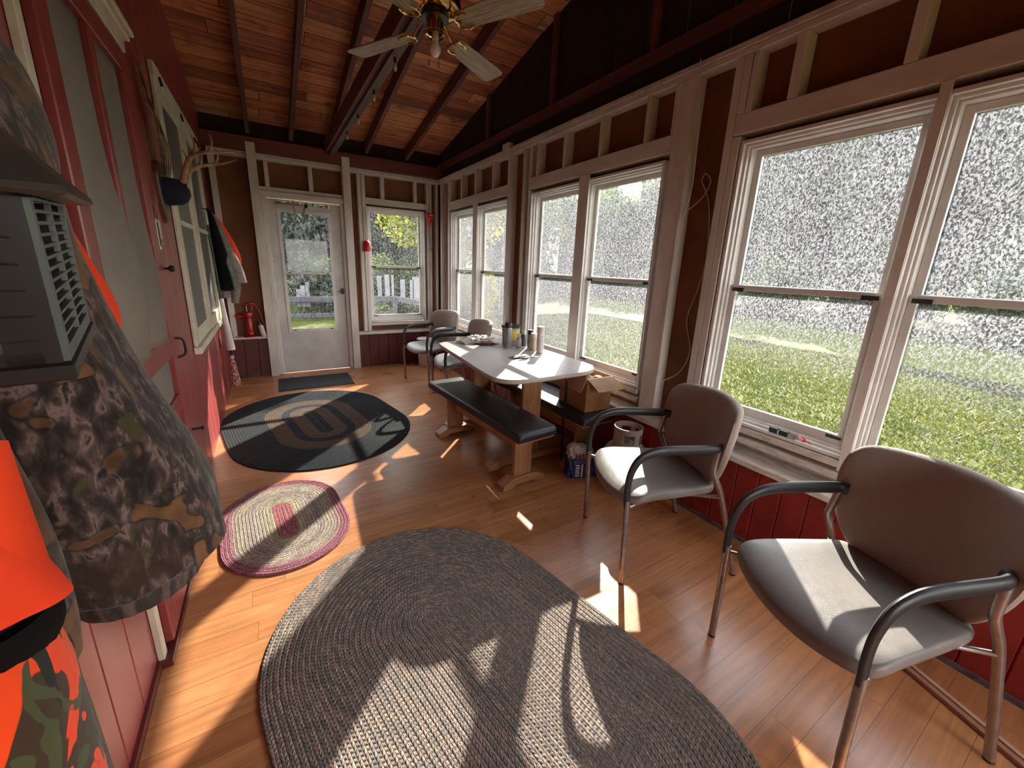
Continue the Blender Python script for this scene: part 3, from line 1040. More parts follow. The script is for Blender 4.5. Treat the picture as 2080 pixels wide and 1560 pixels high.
def blades(name, nb, x0_, x1_, y0_, y1_, hgt):
    px = x0_ + (x1_ - x0_) * rng.random(nb) ** 1.4
    py = rng.uniform(y0_, y1_, nb)
    a = rng.uniform(0, 2 * PI, nb)
    h = hgt * rng.uniform(.5, 1.3, nb)
    w = .006 * rng.uniform(.7, 1.6, nb) * (1 + (px - x0_) * .12)
    lx, ly = rng.normal(0, .45, nb) * h, rng.normal(0, .45, nb) * h
    v = np.zeros((nb, 3, 3))
    v[:, 0] = np.stack([px - w * np.cos(a), py - w * np.sin(a), np.full(nb, GZ)], 1)
    v[:, 1] = np.stack([px + w * np.cos(a), py + w * np.sin(a), np.full(nb, GZ)], 1)
    v[:, 2] = np.stack([px + lx, py + ly, GZ + h], 1)
    me = bpy.data.meshes.new(name)
    me.vertices.add(nb * 3)
    me.vertices.foreach_set('co', v.reshape(-1))
    me.loops.add(nb * 3)
    me.loops.foreach_set('vertex_index', np.arange(nb * 3))
    me.polygons.add(nb)
    me.polygons.foreach_set('loop_start', np.arange(0, nb * 3, 3))
    me.materials.append(leaf_mat('grass_blade', (.023, .033, .002), (.040, .046, .003), .45))
    me.update()
    me.validate()
    o = bpy.data.objects.new(name, me)
    COL.objects.link(o)
    return tag(o, 'sunlit yellow-green mown grass growing outside the right-hand windows', 'grass', kind='stuff')


blades('grass', 150000, 2.6, 12.0, -3, 13, .055)


def crown_mesh(name, nl, mat, ls=.11, seed=1):
    r = np.random.default_rng(seed)
    nc = 60
    d = r.normal(size=(nc, 3)); d /= np.linalg.norm(d, axis=1)[:, None]
    cc = d * r.uniform(.30, .78, nc)[:, None]
    cr = r.uniform(.24, .40, nc)
    k = r.integers(0, nc, nl)
    q = r.normal(size=(nl, 3)); q /= np.linalg.norm(q, axis=1)[:, None]
    p = cc[k] + q * (cr[k] * r.uniform(.55, 1.05, nl))[:, None]
    a = r.normal(size=(nl, 3)); a /= np.linalg.norm(a, axis=1)[:, None]
    b2 = np.cross(a, r.normal(size=(nl, 3))); b2 /= np.linalg.norm(b2, axis=1)[:, None]
    s = (ls * r.uniform(.5, 1.2, nl) * .5)[:, None]
    v = np.stack([p - a * s, p + b2 * s * .55, p + a * s, p - b2 * s * .55], 1)
    me = bpy.data.meshes.new(name)
    me.vertices.add(nl * 4)
    me.vertices.foreach_set('co', v.reshape(-1))
    me.loops.add(nl * 4)
    me.loops.foreach_set('vertex_index', np.arange(nl * 4))
    me.polygons.add(nl)
    me.polygons.foreach_set('loop_start', np.arange(0, nl * 4, 4))
    me.materials.append(mat)
    me.update()
    me.validate()
    return me


CR = [crown_mesh('crown', 26000, LEAF1, .075, 1), crown_mesh('crown', 26000, LEAF2, .075, 2), crown_mesh('crown', 28000, LEAF3, .06, 3)]
TR = MB().lathe([(.24, 0), (.17, .5), (.13, 2.0), (.09, 3.2)], (0, 0, 0), 12)
trunk0 = None
TL = ['dense mid-green tree in the row along the far side of the lawn', 'dark green tree in the row along the far side of the lawn', 'yellow-green tree with loose sunlit leaves']


def tree(x, y, rx, rz_, cz_, kind, label=None, group='trees beyond the lawn', rot=0):
    global trunk0
    t = thing('tree', label or TL[kind], 'tree', (x, y, GZ), rot, group)
    c = bpy.data.objects.new('crown', CR[kind])
    COL.objects.link(c)
    c.parent = t
    c.location = (0, 0, cz_)
    c.scale = (rx, rx, rz_)
    if trunk0 is None:
        trunk0 = TR.build('trunk', BARK, t, smooth=True)
    else:
        k = trunk0.copy()
        COL.objects.link(k)
        k.parent = t
    return t


rr = random.Random(5)
for i in range(7):
    x = 21.5 + .5 * i + rr.uniform(-.2, .2)
    y = 1.5 + i * 4.75
    h_ = (6.9, 6.6, 5.6, 4.3, 4.2, 4.4, 4.3)[i]
    tree(x, y, 2.75, h_, h_ - .5, (0, 1, 1, 0, 1, 0, 1)[i], rot=rr.uniform(0, 6))
for i in range(8):
    y = .5 + i * 5.5
    h_ = (8.0, 7.6, 6.4, 5.3, 5.3, 5.4, 5.6, 5.6)[i]
    tree(27.5, y, 3.0, h_, h_ - .4, (1, 0, 1, 1, 0, 1, 0, 1)[i], rot=rr.uniform(0, 6))
TBL = 'tree behind the back railing, seen through the back door and back window'
for (x, y, r_, rz_, cz_, k, tl) in ((5.6, 13.8, 3.2, 3.4, 5.3, 2, 'yellow-green tree standing closest behind the back railing'), (-6.6, 19, 2.9, 3.4, 3.7, 0, None), (-.7, 18.5, 2.9, 3.6, 3.8, 1, None), (11.6, 20.5, 2.9, 3.6, 3.9, 1, None),
                                (5.4, 20.8, 2.9, 4.0, 4.2, 1, None), (17.2, 25, 2.8, 4, 4, 0, None), (2.6, 24.6, 2.9, 4.3, 4.4, 1, None), (8.4, 26.6, 3.0, 4.4, 4.4, 1, None), (-3.6, 24.6, 3.0, 4.4, 4.4, 1, None), (14, 30, 3, 4.4, 4.4, 1, None),
                                (5.3, 11.0, .9, 1.3, 1.35, 2, 'low yellow-green bush-like tree below the crown behind the corner of the back railing')):
    tree(x, y, r_, rz_, cz_, k, tl or 'dark green ' + TBL, 'trees behind the back railing' if not tl else None, rot=rr.uniform(0, 6))

def shrub(x, y, r_, h_, k, label, group, rot):
    t = thing('shrub', label, 'shrub', (x, y, GZ), rot, group)
    c = bpy.data.objects.new('foliage', CR[k])
    COL.objects.link(c)
    c.parent = t
    c.location = (0, 0, h_ * .95)
    c.scale = (r_, r_, h_)
    st = trunk0.copy()
    COL.objects.link(st)
    st.name = 'stem'
    st.parent = t
    st.scale = (.2, .2, .25 * h_)


for i in range(9):
    shrub(18.6 + .35 * i + rr.uniform(-.2, .2), 2.2 + 3.4 * i, 1.7, 1.35 + rr.uniform(-.1, .2), i % 2, 'low dark green shrub at the foot of the trees along the lawn', 'shrubs along the far side of the lawn', rr.uniform(0, 6))
for i in range(7):
    shrub(-6.5 + 2.7 * i, 15.6 + rr.uniform(-.2, .2) - .25 * i * (i < 4), 1.3, 1.15, i % 2, 'low dark green shrub behind the back railing, at the foot of the trees', 'shrubs behind the back railing', rr.uniform(0, 6))

# deck railing behind the back wall
dk = struct(MB().box(-1.5, 2.9, 6.05, 8.7, -.12, -.02).build('deck', GREYWD))
rl = thing('deck_railing', 'weathered grey wooden railing outside the back wall, with added pale strips for window reflections', 'railing', (0, 8.5, -.02))
L8 = Vector((0, 8.5, -.02))


def rel(b, org):
    return b.xf(Matrix.Translation(-Vector(org)))


rel(MB().box(-1.4, 2.36, 8.46, 8.52, .70, .81), L8).build('top_rail', GREYWD, rl)
rel(MB().box(-1.4, 2.25, 8.47, 8.51, .41, .485), L8).build('lower_rail', GREYWD, rl)
rel(MB().bar((2.34, 8.46, .755), (2.72, 6.5, .755), .05, .11), L8).build('return_rail', GREYWD, rl)
for x in (-1.35, 2.30):
    rel(MB().box(x - .045, x + .045, 8.40, 8.458, -.02, .80), L8).build('post', GREYWD, rl)
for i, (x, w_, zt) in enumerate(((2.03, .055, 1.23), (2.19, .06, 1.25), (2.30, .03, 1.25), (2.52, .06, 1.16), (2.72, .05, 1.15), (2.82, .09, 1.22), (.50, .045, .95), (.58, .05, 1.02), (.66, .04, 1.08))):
    rel(MB().box(x - w_, x + w_ * .6, 8.53, 8.545, .74 if x > 1 else .62, zt), L8).build('reflection_strip', REFLW, rl)  # added upright strips standing in for pale reflections in the back glass


# ================================================================= CHAIRS
def chair():
    t = thing('guest_chair', 'x', 'chair')
    # seat
    out = [(-.258, .262), (-.245, .285), (-.21, .308), (-.11, .335), (0, .343), (.11, .335), (.21, .308), (.245, .285), (.258, .262), (.259, .22), (.243, .08), (.222, -.08), (.212, -.135), (.195, -.162), (.165, -.175), (0, -.185), (-.165, -.175), (-.195, -.162), (-.212, -.135), (-.222, -.08), (-.243, .08), (-.259, .22)]
    P = [(p.x, p.y) for p in smooth_poly([(a, b_, 0) for a, b_ in out], 72)]

    def sf(x, y, z):
        return (x, y, z - .55 * max(0, y - .17) ** 2 * 3.2 + .10 * x * x)
    MB().pillow(P, [(.80, .432), (.95, .434), (.99, .442), (1.0, .456), (.996, .468), (.98, .477), (.95, .481), (.85, .483), (.65, .482), (.4, .479), (.15, .478), (.01, .478)], sf).build('seat', VINYL, t, smooth=True, ang=60)
    # backrest, bent around the sitter
    ob = [(-.13, .448), (-.185, .482), (-.235, .555), (-.268, .65), (-.280, .74), (-.279, .80), (-.268, .848), (-.238, .880), (-.19, .893), (-.09, .902), (0, .905), (.09, .902), (.19, .893), (.238, .880), (.268, .848), (.279, .80), (.280, .74), (.268, .65), (.235, .555), (.185, .482), (.13, .448), (.06, .436), (0, .434), (-.06, .436)]
    PB = [(p.x, p.y) for p in smooth_poly([(a, b_, 0) for a, b_ in ob], 72)]

    def bf(u, v, w):
        yc = -.195 - .16 * (v - .45) + 1.35 * u * u
        return (u * (1 - .25 * u * u), yc + w, v)
    MB().pillow(PB, [(.01, -.034), (.5, -.034), (.88, -.034), (.96, -.030), (.995, -.018), (1.0, -.004), (.985, .010), (.94, .020), (.8, .026), (.5, .026), (.2, .024), (.01, .024)], bf).build('backrest', BACKF, t, smooth=True, ang=60)
    for s in (-1, 1):
        b = MB().tube([(s * .266, .303, .008), (s * .262, .312, .25), (s * .259, .322, .46)], .0135, 14)
        l = b.build('front_leg', STEEL, t, smooth=True)
        MB().lathe([(.012, 0), (.014, .002), (.014, .010), (.012, .012)], (s * .266, .303, 0), 14).build('foot_cap', BLACK, l, smooth=True)
        arm = smooth_poly([(s * .260, .321, .43), (s * .258, .327, .52), (s * .256, .318, .60), (s * .255, .285, .665), (s * .254, .225, .697), (s * .254, .15, .706), (s * .252, .03, .704), (s * .248, -.06, .700), (s * .240, -.115, .698), (s * .222, -.135, .697)], 44, False)
        b = MB()
        b.tube(arm, [.0165 + .0075 * min(1, max(0, (i - 6) / 14)) for i in range(len(arm))], 14, .62, upv=None)
        b.build('armrest', ARMP, t, smooth=True)
        b = MB().tube(smooth_poly([(s * .266, -.303, .008), (s * .262, -.245, .20), (s * .256, -.16, .46), (s * .250, -.110, .565), (s * .246, -.104, .60), (s * .240, -.118, .70)], 24, False), .0135, 14)
        l = b.build('rear_leg', STEEL, t, smooth=True)
        MB().lathe([(.012, 0), (.014, .002), (.014, .010), (.012, .012)], (s * .266, -.303, 0), 14).build('foot_cap', BLACK, l, smooth=True)
        MB().tube([(s * .262, .31, .425), (s * .20, .20, .418), (s * .17, -.05, .418), (s * .254, -.155, .45)], .009, 10).build('seat_rail', STEEL, t, smooth=True)
        MB().tube([(s * .16, -.05, .425), (s * .15, -.15, .43), (s * .14, -.20, .47), (s * .13, -.232, .60)], .008, 8).build('back_bracket', BLACK, t, smooth=True)
    return t


def axis_rz(yx, yy):
    return math.atan2(yy, yx) - PI / 2


ch = chair()
ch.location = (1.7485, 1.199, 0)
ch.rotation_euler = (0, 0, axis_rz(-.92, .387))
ch['label'] = 'grey padded metal armchair standing beside the propane tank, behind the nearest one'
# second: front feet (1.494,.678) and (1.307,.193)
u = Vector((-.36, -.933, 0))
v = Vector((.933, -.36, 0))
c2_ = Vector((1.494, .678, 0)) + u * .266 + v * .303
ch2 = dup(ch, c2_, axis_rz(-v.x, -v.y), 'grey padded metal armchair in the bottom right corner, nearest to the camera')
ch3 = dup(ch, (1.873, 3.98, 0), axis_rz(-1, .066), 'grey padded metal armchair pushed against the far end of the white table')
ch4 = dup(ch, (1.852, 4.876, 0), axis_rz(-.958, -.286), 'grey padded metal armchair in the back corner, over the white bin')
for c in (ch, ch2, ch3, ch4):
    c['group'] = 'grey guest chairs along the window wall'

# ================================================================= TABLE AND BENCHES
TZ = .765
tb = thing('dinette_table', 'white-topped oak dinette table with rounded corners in front of the middle windows', 'table', (1.74, 2.8, 0))
O = Vector((1.74, 2.8, 0))
tp = [(1.268, 2.36), (1.29, 2.20), (1.38, 2.125), (1.54, 2.105), (1.80, 2.105), (1.97, 2.108), (2.08, 2.14), (2.14, 2.20), (2.172, 2.32), (2.172, 2.9), (2.165, 3.42), (2.12, 3.52), (2.02, 3.555), (1.75, 3.56), (1.48, 3.555), (1.39, 3.52), (1.355, 3.43), (1.312, 2.9)]
tp = [(p.x, p.y) for p in smooth_poly([(a, b_, 0) for a, b_ in tp], 108)]
rel(MB().pillow(tp, [(.994, TZ - .028), (1, TZ - .026), (1, TZ - .003), (.997, TZ)]), O).build('tabletop', LAMI, tb, smooth=True, ang=35)
rel(MB().pillow(tp, [(.985, TZ - .036), (.99, TZ - .034), (.99, TZ - .0285), (.98, TZ - .0285)]), O).build('edge_band', OAKY, tb)


def trestle(parent, org, xc, y, wl, zt, run, mt=OAK):
    w = MB()
    w.box(xc - wl / 2, xc + wl / 2, y - .016, y + .016, .055, zt)
    rel(w, org).build('leg', mt, parent, bevel=.003)
    # foot runner with a cut-out underneath
    h = run / 2
    prof = [(-h, 0), (-h + .075, 0), (-h + .11, .022), (h - .11, .022), (h - .075, 0), (h, 0), (h, .035), (h - .055, .062), (wl / 2 + .02, .075), (-wl / 2 - .02, .075), (-h + .055, .062), (-h, .035)]
    f = MB()
    f.prism(prof, y - .045, y + .045, lambda a, b_, z: (xc + a, z, b_))
    rel(f, org).build('foot', OAKX, parent, bevel=.003)


trestle(tb, O, 1.675, 2.36, .168, TZ - .06, .76)
trestle(tb, O, 1.70, 3.22, .168, TZ - .06, .76)
rel(MB().bar((1.675, 2.377, .30), (1.70, 3.203, .30), .03, .11), O).build('stretcher', OAKY, tb, bevel=.003)
rel(MB().box(1.40, 2.00, 2.30, 2.42, TZ - .0595, TZ - .037), O).build('cleat', OAKX, tb, bevel=.003)
rel(MB().box(1.43, 2.02, 3.16, 3.28, TZ - .0595, TZ - .037), O).build('cleat', OAKX, tb, bevel=.003)


def bench(loc, rz, label, ln, wd=.335, zt=.462):
    t = thing('dinette_bench', label, 'bench', loc, rz, 'oak benches with black pads at the table')
    h, w = ln / 2, wd / 2
    pl = [(-w, -h), (w, -h), (w, h), (-w, h)]
    pp = []
    for i, (x, y) in enumerate(pl):
        cx_, cy_ = x - math.copysign(.03, x), y - math.copysign(.03, y)
        a0 = [PI, 1.5 * PI, 0, .5 * PI][i]
        for k in range(6):
            a = a0 + k / 5 * PI / 2
            pp.append((cx_ + .03 * math.cos(a), cy_ + .03 * math.sin(a)))
    MB().pillow(pp, [(.96, zt - .058), (.995, zt - .055), (1.0, zt - .03), (.995, zt - .014), (.97, zt - .003), (.9, zt), (.5, zt - .002), (.05, zt - .003)]).build('pad', PADB, t, smooth=True, ang=50)
    MB().box(-w + .02, w - .02, -h + .02, h - .02, zt - .075, zt - .0585).build('seat_board', OAKY, t)
    o = Vector((0, 0, 0))
    for y in (-h + .175, h - .24):
        trestle(t, o, 0, y, .15, zt - .0755, .365)
    b = MB().box(-.014, .014, -h + .192, h - .257, .235, .335)
    b.build('stretcher', OAKY, t, bevel=.003)
    return t


bench((1.395, 2.625, 0), .072, 'oak bench with black vinyl pad on the room side of the white table', 1.42)
bench((1.995, 2.62, 0), 0.03, 'oak bench with black vinyl pad on the window side, carrying the cardboard box', 1.36)

# ================================================================= RUGS


def rug(name, label, cx_, cy_, ax, ay, rz, mt, w=.022, th=.011, straight=None):
    """stadium/ellipse rug of concentric braids; ax, ay half sizes along local x,y (ay the long one)"""
    o_ = ay - ax
    n_ = int(ax / w)
    w = ax / n_ - 1e-5
    seg = 64
    verts, faces, uvs = [], [], []

    def ringpts(r):
        pts, u_ = [], 0
        L_ = 2 * o_
        tot = PI * r
        for k in range(seg):
            if k < seg // 2:
                a = PI * k / (seg // 2 - 1)
                pts.append((r * math.cos(a), o_ + r * math.sin(a)))
            else:
                a = PI + PI * (k - seg // 2) / (seg // 2 - 1)
                pts.append((r * math.cos(a), -o_ + r * math.sin(a)))
        u = [0]
        for k in range(1, seg):
            u.append(u[-1] + math.hypot(pts[k][0] - pts[k - 1][0], pts[k][1] - pts[k - 1][1]))
        u.append(u[-1] + math.hypot(pts[0][0] - pts[-1][0], pts[0][1] - pts[-1][1]))
        return pts, u
    b = MB()
    prof = []          # (radius from rim inwards, z)
    for i in range(n_):
        for f, z in ((.0, .72), (.18, .93), (.5, 1.0), (.82, .93)):
            prof.append((i * w + f * w, th * z))
    prof = [(-.001, 0.0005), (-.002, th * .3)] + prof + [(ax - .0006, th * .95)]
    rings = []
    for d, z in prof:
        r = max(.001, ax - d)
        pts, u = ringpts(r)
        rings.append((pts, u, z, d))
    vs, fs, uv = [], [], []
    for pts, u, z, d in rings:
        vs += [(x, y, z) for x, y in pts]
    for i in range(len(rings) - 1):
        for k in range(seg):
            k2 = (k + 1) % seg
            fs.append((i * seg + k, i * seg + k2, (i + 1) * seg + k2, (i + 1) * seg + k))
            u0, u1 = rings[i][1], rings[i + 1][1]
            # keep the arc scale of each braid's own row
            uv += [(u0[k], rings[i][3]), (u0[k + 1], rings[i][3]), (u0[k + 1], rings[i + 1][3]), (u0[k], rings[i + 1][3])]
    me = bpy.data.meshes.new(name)
    me.from_pydata(vs, [], fs)
    ul = me.uv_layers.new(name='UVMap')
    ul.data.foreach_set('uv', np.array(uv, dtype=np.float32).reshape(-1))
    me.polygons.foreach_set('use_smooth', [True] * len(me.polygons))
    me.materials.append(mt)
    me.update()
    o = bpy.data.objects.new(name, me)
    COL.objects.link(o)
    o.location = (cx_, cy_, 0.0005)
    o.rotation_euler = (0, 0, rz)
    tag(o, label, 'rug')
    return o


CHAR = (.030, .033, .037)
TAN = (.115, .075, .055)
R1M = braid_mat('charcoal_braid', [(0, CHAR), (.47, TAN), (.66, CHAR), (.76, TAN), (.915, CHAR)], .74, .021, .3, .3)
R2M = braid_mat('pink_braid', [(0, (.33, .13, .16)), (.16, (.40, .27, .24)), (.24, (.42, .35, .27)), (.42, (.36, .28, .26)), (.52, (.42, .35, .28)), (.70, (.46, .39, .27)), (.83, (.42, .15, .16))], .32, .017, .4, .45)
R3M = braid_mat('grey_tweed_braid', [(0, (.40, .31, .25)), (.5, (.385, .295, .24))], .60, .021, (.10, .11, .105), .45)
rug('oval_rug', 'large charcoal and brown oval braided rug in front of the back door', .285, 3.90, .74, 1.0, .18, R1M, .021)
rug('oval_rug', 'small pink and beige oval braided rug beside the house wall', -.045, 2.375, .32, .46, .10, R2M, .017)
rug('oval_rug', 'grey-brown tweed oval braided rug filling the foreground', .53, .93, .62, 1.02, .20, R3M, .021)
mt_ = MB().box(-.42, .42, -.28, .28, 0, .008).build('door_mat', MATD, bevel=.003)
tag(mt_, 'black rubber mat lying in front of the white back door', 'mat')
mt_.location = (.415, 5.315, .0005)
mt_.rotation_euler = (0, 0, -.02)
MB().box(-.38, .38, -.24, .24, .0082, .010).build('ribbed_panel', M('mat_panel', (.03, .03, .031), (.02, .02, .021), 150, .9, stretch=(1, .05, 1)), mt_)


# ================================================================= CEILING FAN
FX, FY = .797, 2.067
fan = thing('ceiling_fan', 'brass ceiling fan with pale woodgrain blades and one bare bulb', 'ceiling fan', (FX, FY, 2.575))
MB().lathe([(.05, .225), (.055, .205), (.035, .175), (.018, .165), (.018, .14)], (0, 0, 0), 24).build('canopy', BRASS, fan, smooth=True)
MB().lathe([(.03, .1395), (.09, .135), (.118, .12), (.122, .085), (.115, .07), (.085, .06), (.055, .058)], (0, 0, 0), 32).build('motor_housing', BRASS, fan, smooth=True)
MB().lathe([(.062, .0575), (.066, .05), (.064, .035), (.04, .032)], (0, 0, 0), 24).build('switch_collar', BLACK, fan, smooth=True)
lk = MB().lathe([(.040, .0318), (.040, -.018), (.046, -.022), (.046, -.030), (.043, -.030), (.043, -.022), (.036, -.018), (.036, .03)], (0, 0, 0), 32).build('light_fitter', BRASS, fan, smooth=True)
b = MB()
for k in range(26):
    a = 2 * PI * k / 26
    b.lathe([(.0005, -.0035), (.003, 0), (.0005, .0035)], (.0465 * math.cos(a), .0465 * math.sin(a), -.018), 6)
b.build('beading', BRASS, lk, smooth=True)
MB().lathe([(.014, .03), (.014, -.018), (.0155, -.02), (.0155, -.045)], (0, 0, 0), 18).build('socket', IVORY, fan, smooth=True)
MB().lathe([(.012, -.0452), (.0135, -.052), (.021, -.066), (.0265, -.082), (.0255, -.096), (.017, -.110), (.006, -.116), (.0001, -.117)], (0, 0, 0), 24).build('bulb', BULB, fan, smooth=True)
for (x, y, l) in ((-.026, .012, -.128), (.006, -.034, -.145)):
    c = MB().tube([(x, y, -.018), (x, y, l)], .0012, 6).build('pull_chain', BRASS, fan)
    MB().lathe([(.001, l), (.003, l - .003), (.006, l - .020), (.004, l - .026), (.001, l - .028)], (x, y, 0), 12).build('pull_knob', OAK, c, smooth=True)
for a in (120, 30, -60, 210):
    A = math.radians(a)
    rt_ = Matrix.Rotation(A, 4, 'Z')
    tilt = Matrix.Rotation(math.radians(-9), 4, 'X')
    bo = [(.135, -.036), (.15, -.050), (.30, -.058), (.50, -.066), (.53, -.064), (.548, -.045), (.548, .045), (.53, .064), (.50, .066), (.30, .058), (.15, .050), (.135, .036)]
    b = MB().prism(bo, -.003, .003)
    bl = b.build('blade', BLADE, fan, bevel=.0015)
    bl.matrix_local = rt_ @ tilt
    b = MB()
    b.tube(smooth_poly([(.05, 0, .062), (.085, 0, .055), (.105, 0, .025), (.125, 0, .004), (.15, 0, -.008)], 18, False), .006, 8)
    for s in (-1, 1):
        b.tube(smooth_poly([(.135, 0, -.008), (.132, s * .018, -.010), (.145, s * .038, -.010), (.175, s * .044, -.011), (.20, s * .034, -.011)], 16, False), .005, 8)
    b.xf(rt_ @ tilt)
    b.build('blade_iron', BRASS, fan, smooth=True)

# small bulbs hanging along the tie beam
for i, (y, tl) in enumerate(((2.90, 'small clear light bulb hanging from the roof beam nearest the fan'), (3.49, 'small clear light bulb on the roof beam, second from the fan'),
                             (4.10, 'small clear light bulb on the roof beam, third from the fan'), (4.66, 'small clear light bulb on the roof beam nearest the back wall'))):
    t = thing('string_bulb', tl, 'light bulb', (.845, y, 2.774), 0, 'small bulbs along the roof beam')
    MB().lathe([(.009, 0), (.010, -.025), (.008, -.03)], (0, 0, 0), 12).build('socket', BLACK, t, smooth=True)
    MB().lathe([(.007, -.0302), (.012, -.045), (.013, -.058), (.008, -.072), (.001, -.080)], (0, 0, 0), 14).build('bulb', M('clear_bulb', (.55, .5, .45), None, 5, .1), t, smooth=True)

# ================================================================= HOUSE WALL THINGS
# antler plaque
AP = Vector((XL, 3.14, 1.88))
pl = thing('antler_mount', 'antlers with a navy velvet cap and long barred tail feathers on a dark wooden plaque', 'antlers', AP)
out = [(0, -.20), (.05, -.15), (.10, -.02), (.115, .06), (.07, .12), (0, .14), (-.07, .12), (-.115, .06), (-.10, -.02), (-.05, -.15)]
out = [(p.x, p.y) for p in smooth_poly([(a, b_, 0) for a, b_ in out], 60)]
MB().pillow(out, [(1, .001), (1, .016), (.93, .024), (.5, .024), (.01, .024)], lambda u, v_, w_: (w_, u, v_)).build('plaque', PLAQ, pl, smooth=True, ang=35)
MB().lathe([(.075, .0245), (.078, .05), (.07, .10), (.05, .13), (.02, .145), (.001, .147)], (0, 0, -.02), 24, 'x').build('velvet_cap', NAVY, pl, smooth=True)
for s in (-1, 1):
    b = MB()
    base = Vector((.12, s * .025, .035))
    main = smooth_poly([base, (.15, s * .07, .11), (.19, s * .14, .16), (.26, s * .175, .185), (.33, s * .15, .20), (.40, s * .11, .225)], 40, False)
    b.tube(main, [.017 - .013 * i / len(main) for i in range(len(main))], 10)
    for (i, tipv) in ((9, (.145, s * .07, .205)), (17, (.205, s * .15, .27)), (26, (.29, s * .17, .285))):
        p = main[i]
        tp_ = Vector(tipv)
        b.tube(smooth_poly([p, p.lerp(tp_, .5) + Vector((.012, 0, 0)), tp_], 10, False), [.010 - .008 * k / 10 for k in range(11)][:len(smooth_poly([p, p.lerp(tp_, .5), tp_], 10, False))], 8)
    b.build('antler', ANTL, pl, smooth=True)
for k in range(6):
    b = MB()
    sp_ = (k - 2.5)
    L_ = .62 - .07 * abs(sp_)
    cl_ = smooth_poly([(.03 + .006 * k, .0 + sp_ * .008, .06), (.05 + .005 * k, -.03 + sp_ * .018, .06 + L_ * .35), (.035, -.09 + sp_ * .022, .06 + L_ * .7), (.018, -.16 + sp_ * .016, .06 + L_)], 24, False)
    n_ = len(cl_)
    b.tube(cl_, [.003 + .020 * math.sin(PI * min(1, (i + 2) / n_)) ** .7 * (1 - .6 * i / n_) for i in range(n_)], 8, .12, upv=(1, 0, 0))
    b.build('tail_feather', FEATH, pl, smooth=True)
# thermometer
t = thing('thermometer', 'small sage-green framed thermometer hanging beside the screen door', 'thermometer', (XL, 2.86, 1.63))
MB().box(.002, .018, -.045, .045, -.06, .06).build('case', SAGE, t, bevel=.004)
MB().box(.0182, .022, -.012, .012, -.048, .048).build('tube_plate', WPLAS, t)
MB().tube([(.012, -.03, .06), (.008, 0, .125), (.012, .03, .06)], .0015, 6).build('hanging_wire', IRON, t)
MB().lathe([(.006, .002), (.006, .02)], (0, 0, -.075), 10, 'x').build('button', WPLAS, t)
t2 = thing('wall_box', 'slim white and black box mounted beside the sage-green thermometer', 'box', (XL, 2.755, 1.60))
MB().box(.002, .030, -.018, .018, -.075, .075).build('case', WPLAS, t2, bevel=.003)
MB().box(.0302, .033, -.012, .012, -.06, .06).build('face', BLACK, t2)

# ---- hanging clothes near the camera
rack = MB().box(XL + .001, XL + .022, .15, 1.52, 1.83, 1.90).build('coat_rack', PLAQ, bevel=.004)
tag(rack, 'dark board with coat hooks on the house wall behind the hunting jackets', 'coat rack')
for y in (.30, .45, .62, .82, 1.12, 1.38):
    MB().tube(smooth_poly([(XL + .0225, y, 1.875), (XL + .05, y, 1.86), (XL + .06, y, 1.885), (XL + .058, y, 1.905)], 12, False), .005, 8).build('hook', IRON, rack, smooth=True)


def cloth_loft(levels, n_=56, wr=.05, nf=7, seed=1, per=5, tilt=0):
    """levels: (z, cx, cy, ax, ay) ; a softly folded tube of cloth"""
    rnd = random.Random(seed)
    L3 = [Vector((0, 0, 0))]
    P = []
    keys = [tuple(l) for l in levels]
    dense = []
    for i in range(len(keys) - 1):
        a = keys[max(i - 1, 0)]; b_ = keys[i]; c = keys[i + 1]; d = keys[min(i + 2, len(keys) - 1)]
        for k in range(per):
            t_ = k / per
            dense.append(tuple(.5 * ((2 * b_[q]) + (c[q] - a[q]) * t_ + (2 * a[q] - 5 * b_[q] + 4 * c[q] - d[q]) * t_ * t_ + (3 * b_[q] - a[q] - 3 * c[q] + d[q]) * t_ ** 3) for q in range(5)))
    dense.append(keys[-1])
    ph = [rnd.uniform(0, 6.28) for _ in range(4)]
    rings = []
    m_ = len(dense)
    for i, (z, cx_, cy_, ax_, ay_) in enumerate(dense):
        ring = []
        g = min(1, i / m_ * 1.6)
        for k in range(n_):
            a = 2 * PI * k / n_
            f = 1 + wr * g * (math.sin(nf * a + ph[0] + z * 3) * .6 + math.sin((nf + 4) * a + ph[1] - z * 5) * .3) + wr * .35 * math.sin(3 * a + ph[2] + z * 16)
            ring.append((max(XL + .004, cx_ + ax_ * f * math.cos(a)), cy_ + ay_ * f * math.sin(a), z - tilt * g * ay_ * math.sin(a)))
        rings.append(ring)
    return rings


def garment(rings, name, mat, parent, hem=True, ribs=None):
    b = MB()
    b.loft(rings, True, False)
    if hem:
        # inside of the hem, going back up
        last = rings[-1]
        cx_ = sum(p[0] for p in last) / len(last); cy_ = sum(p[1] for p in last) / len(last)
        ins = [(cx_ + (p[0] - cx_) * .93, cy_ + (p[1] - cy_) * .93, p[2] + .004) for p in last]
        up_ = [(cx_ + (p[0] - cx_) * .85, cy_ + (p[1] - cy_) * .85, p[2] + .15) for p in last]
        b.loft([last, ins, up_], False, True)
    return b.build(name, mat, parent, smooth=True, ang=70)


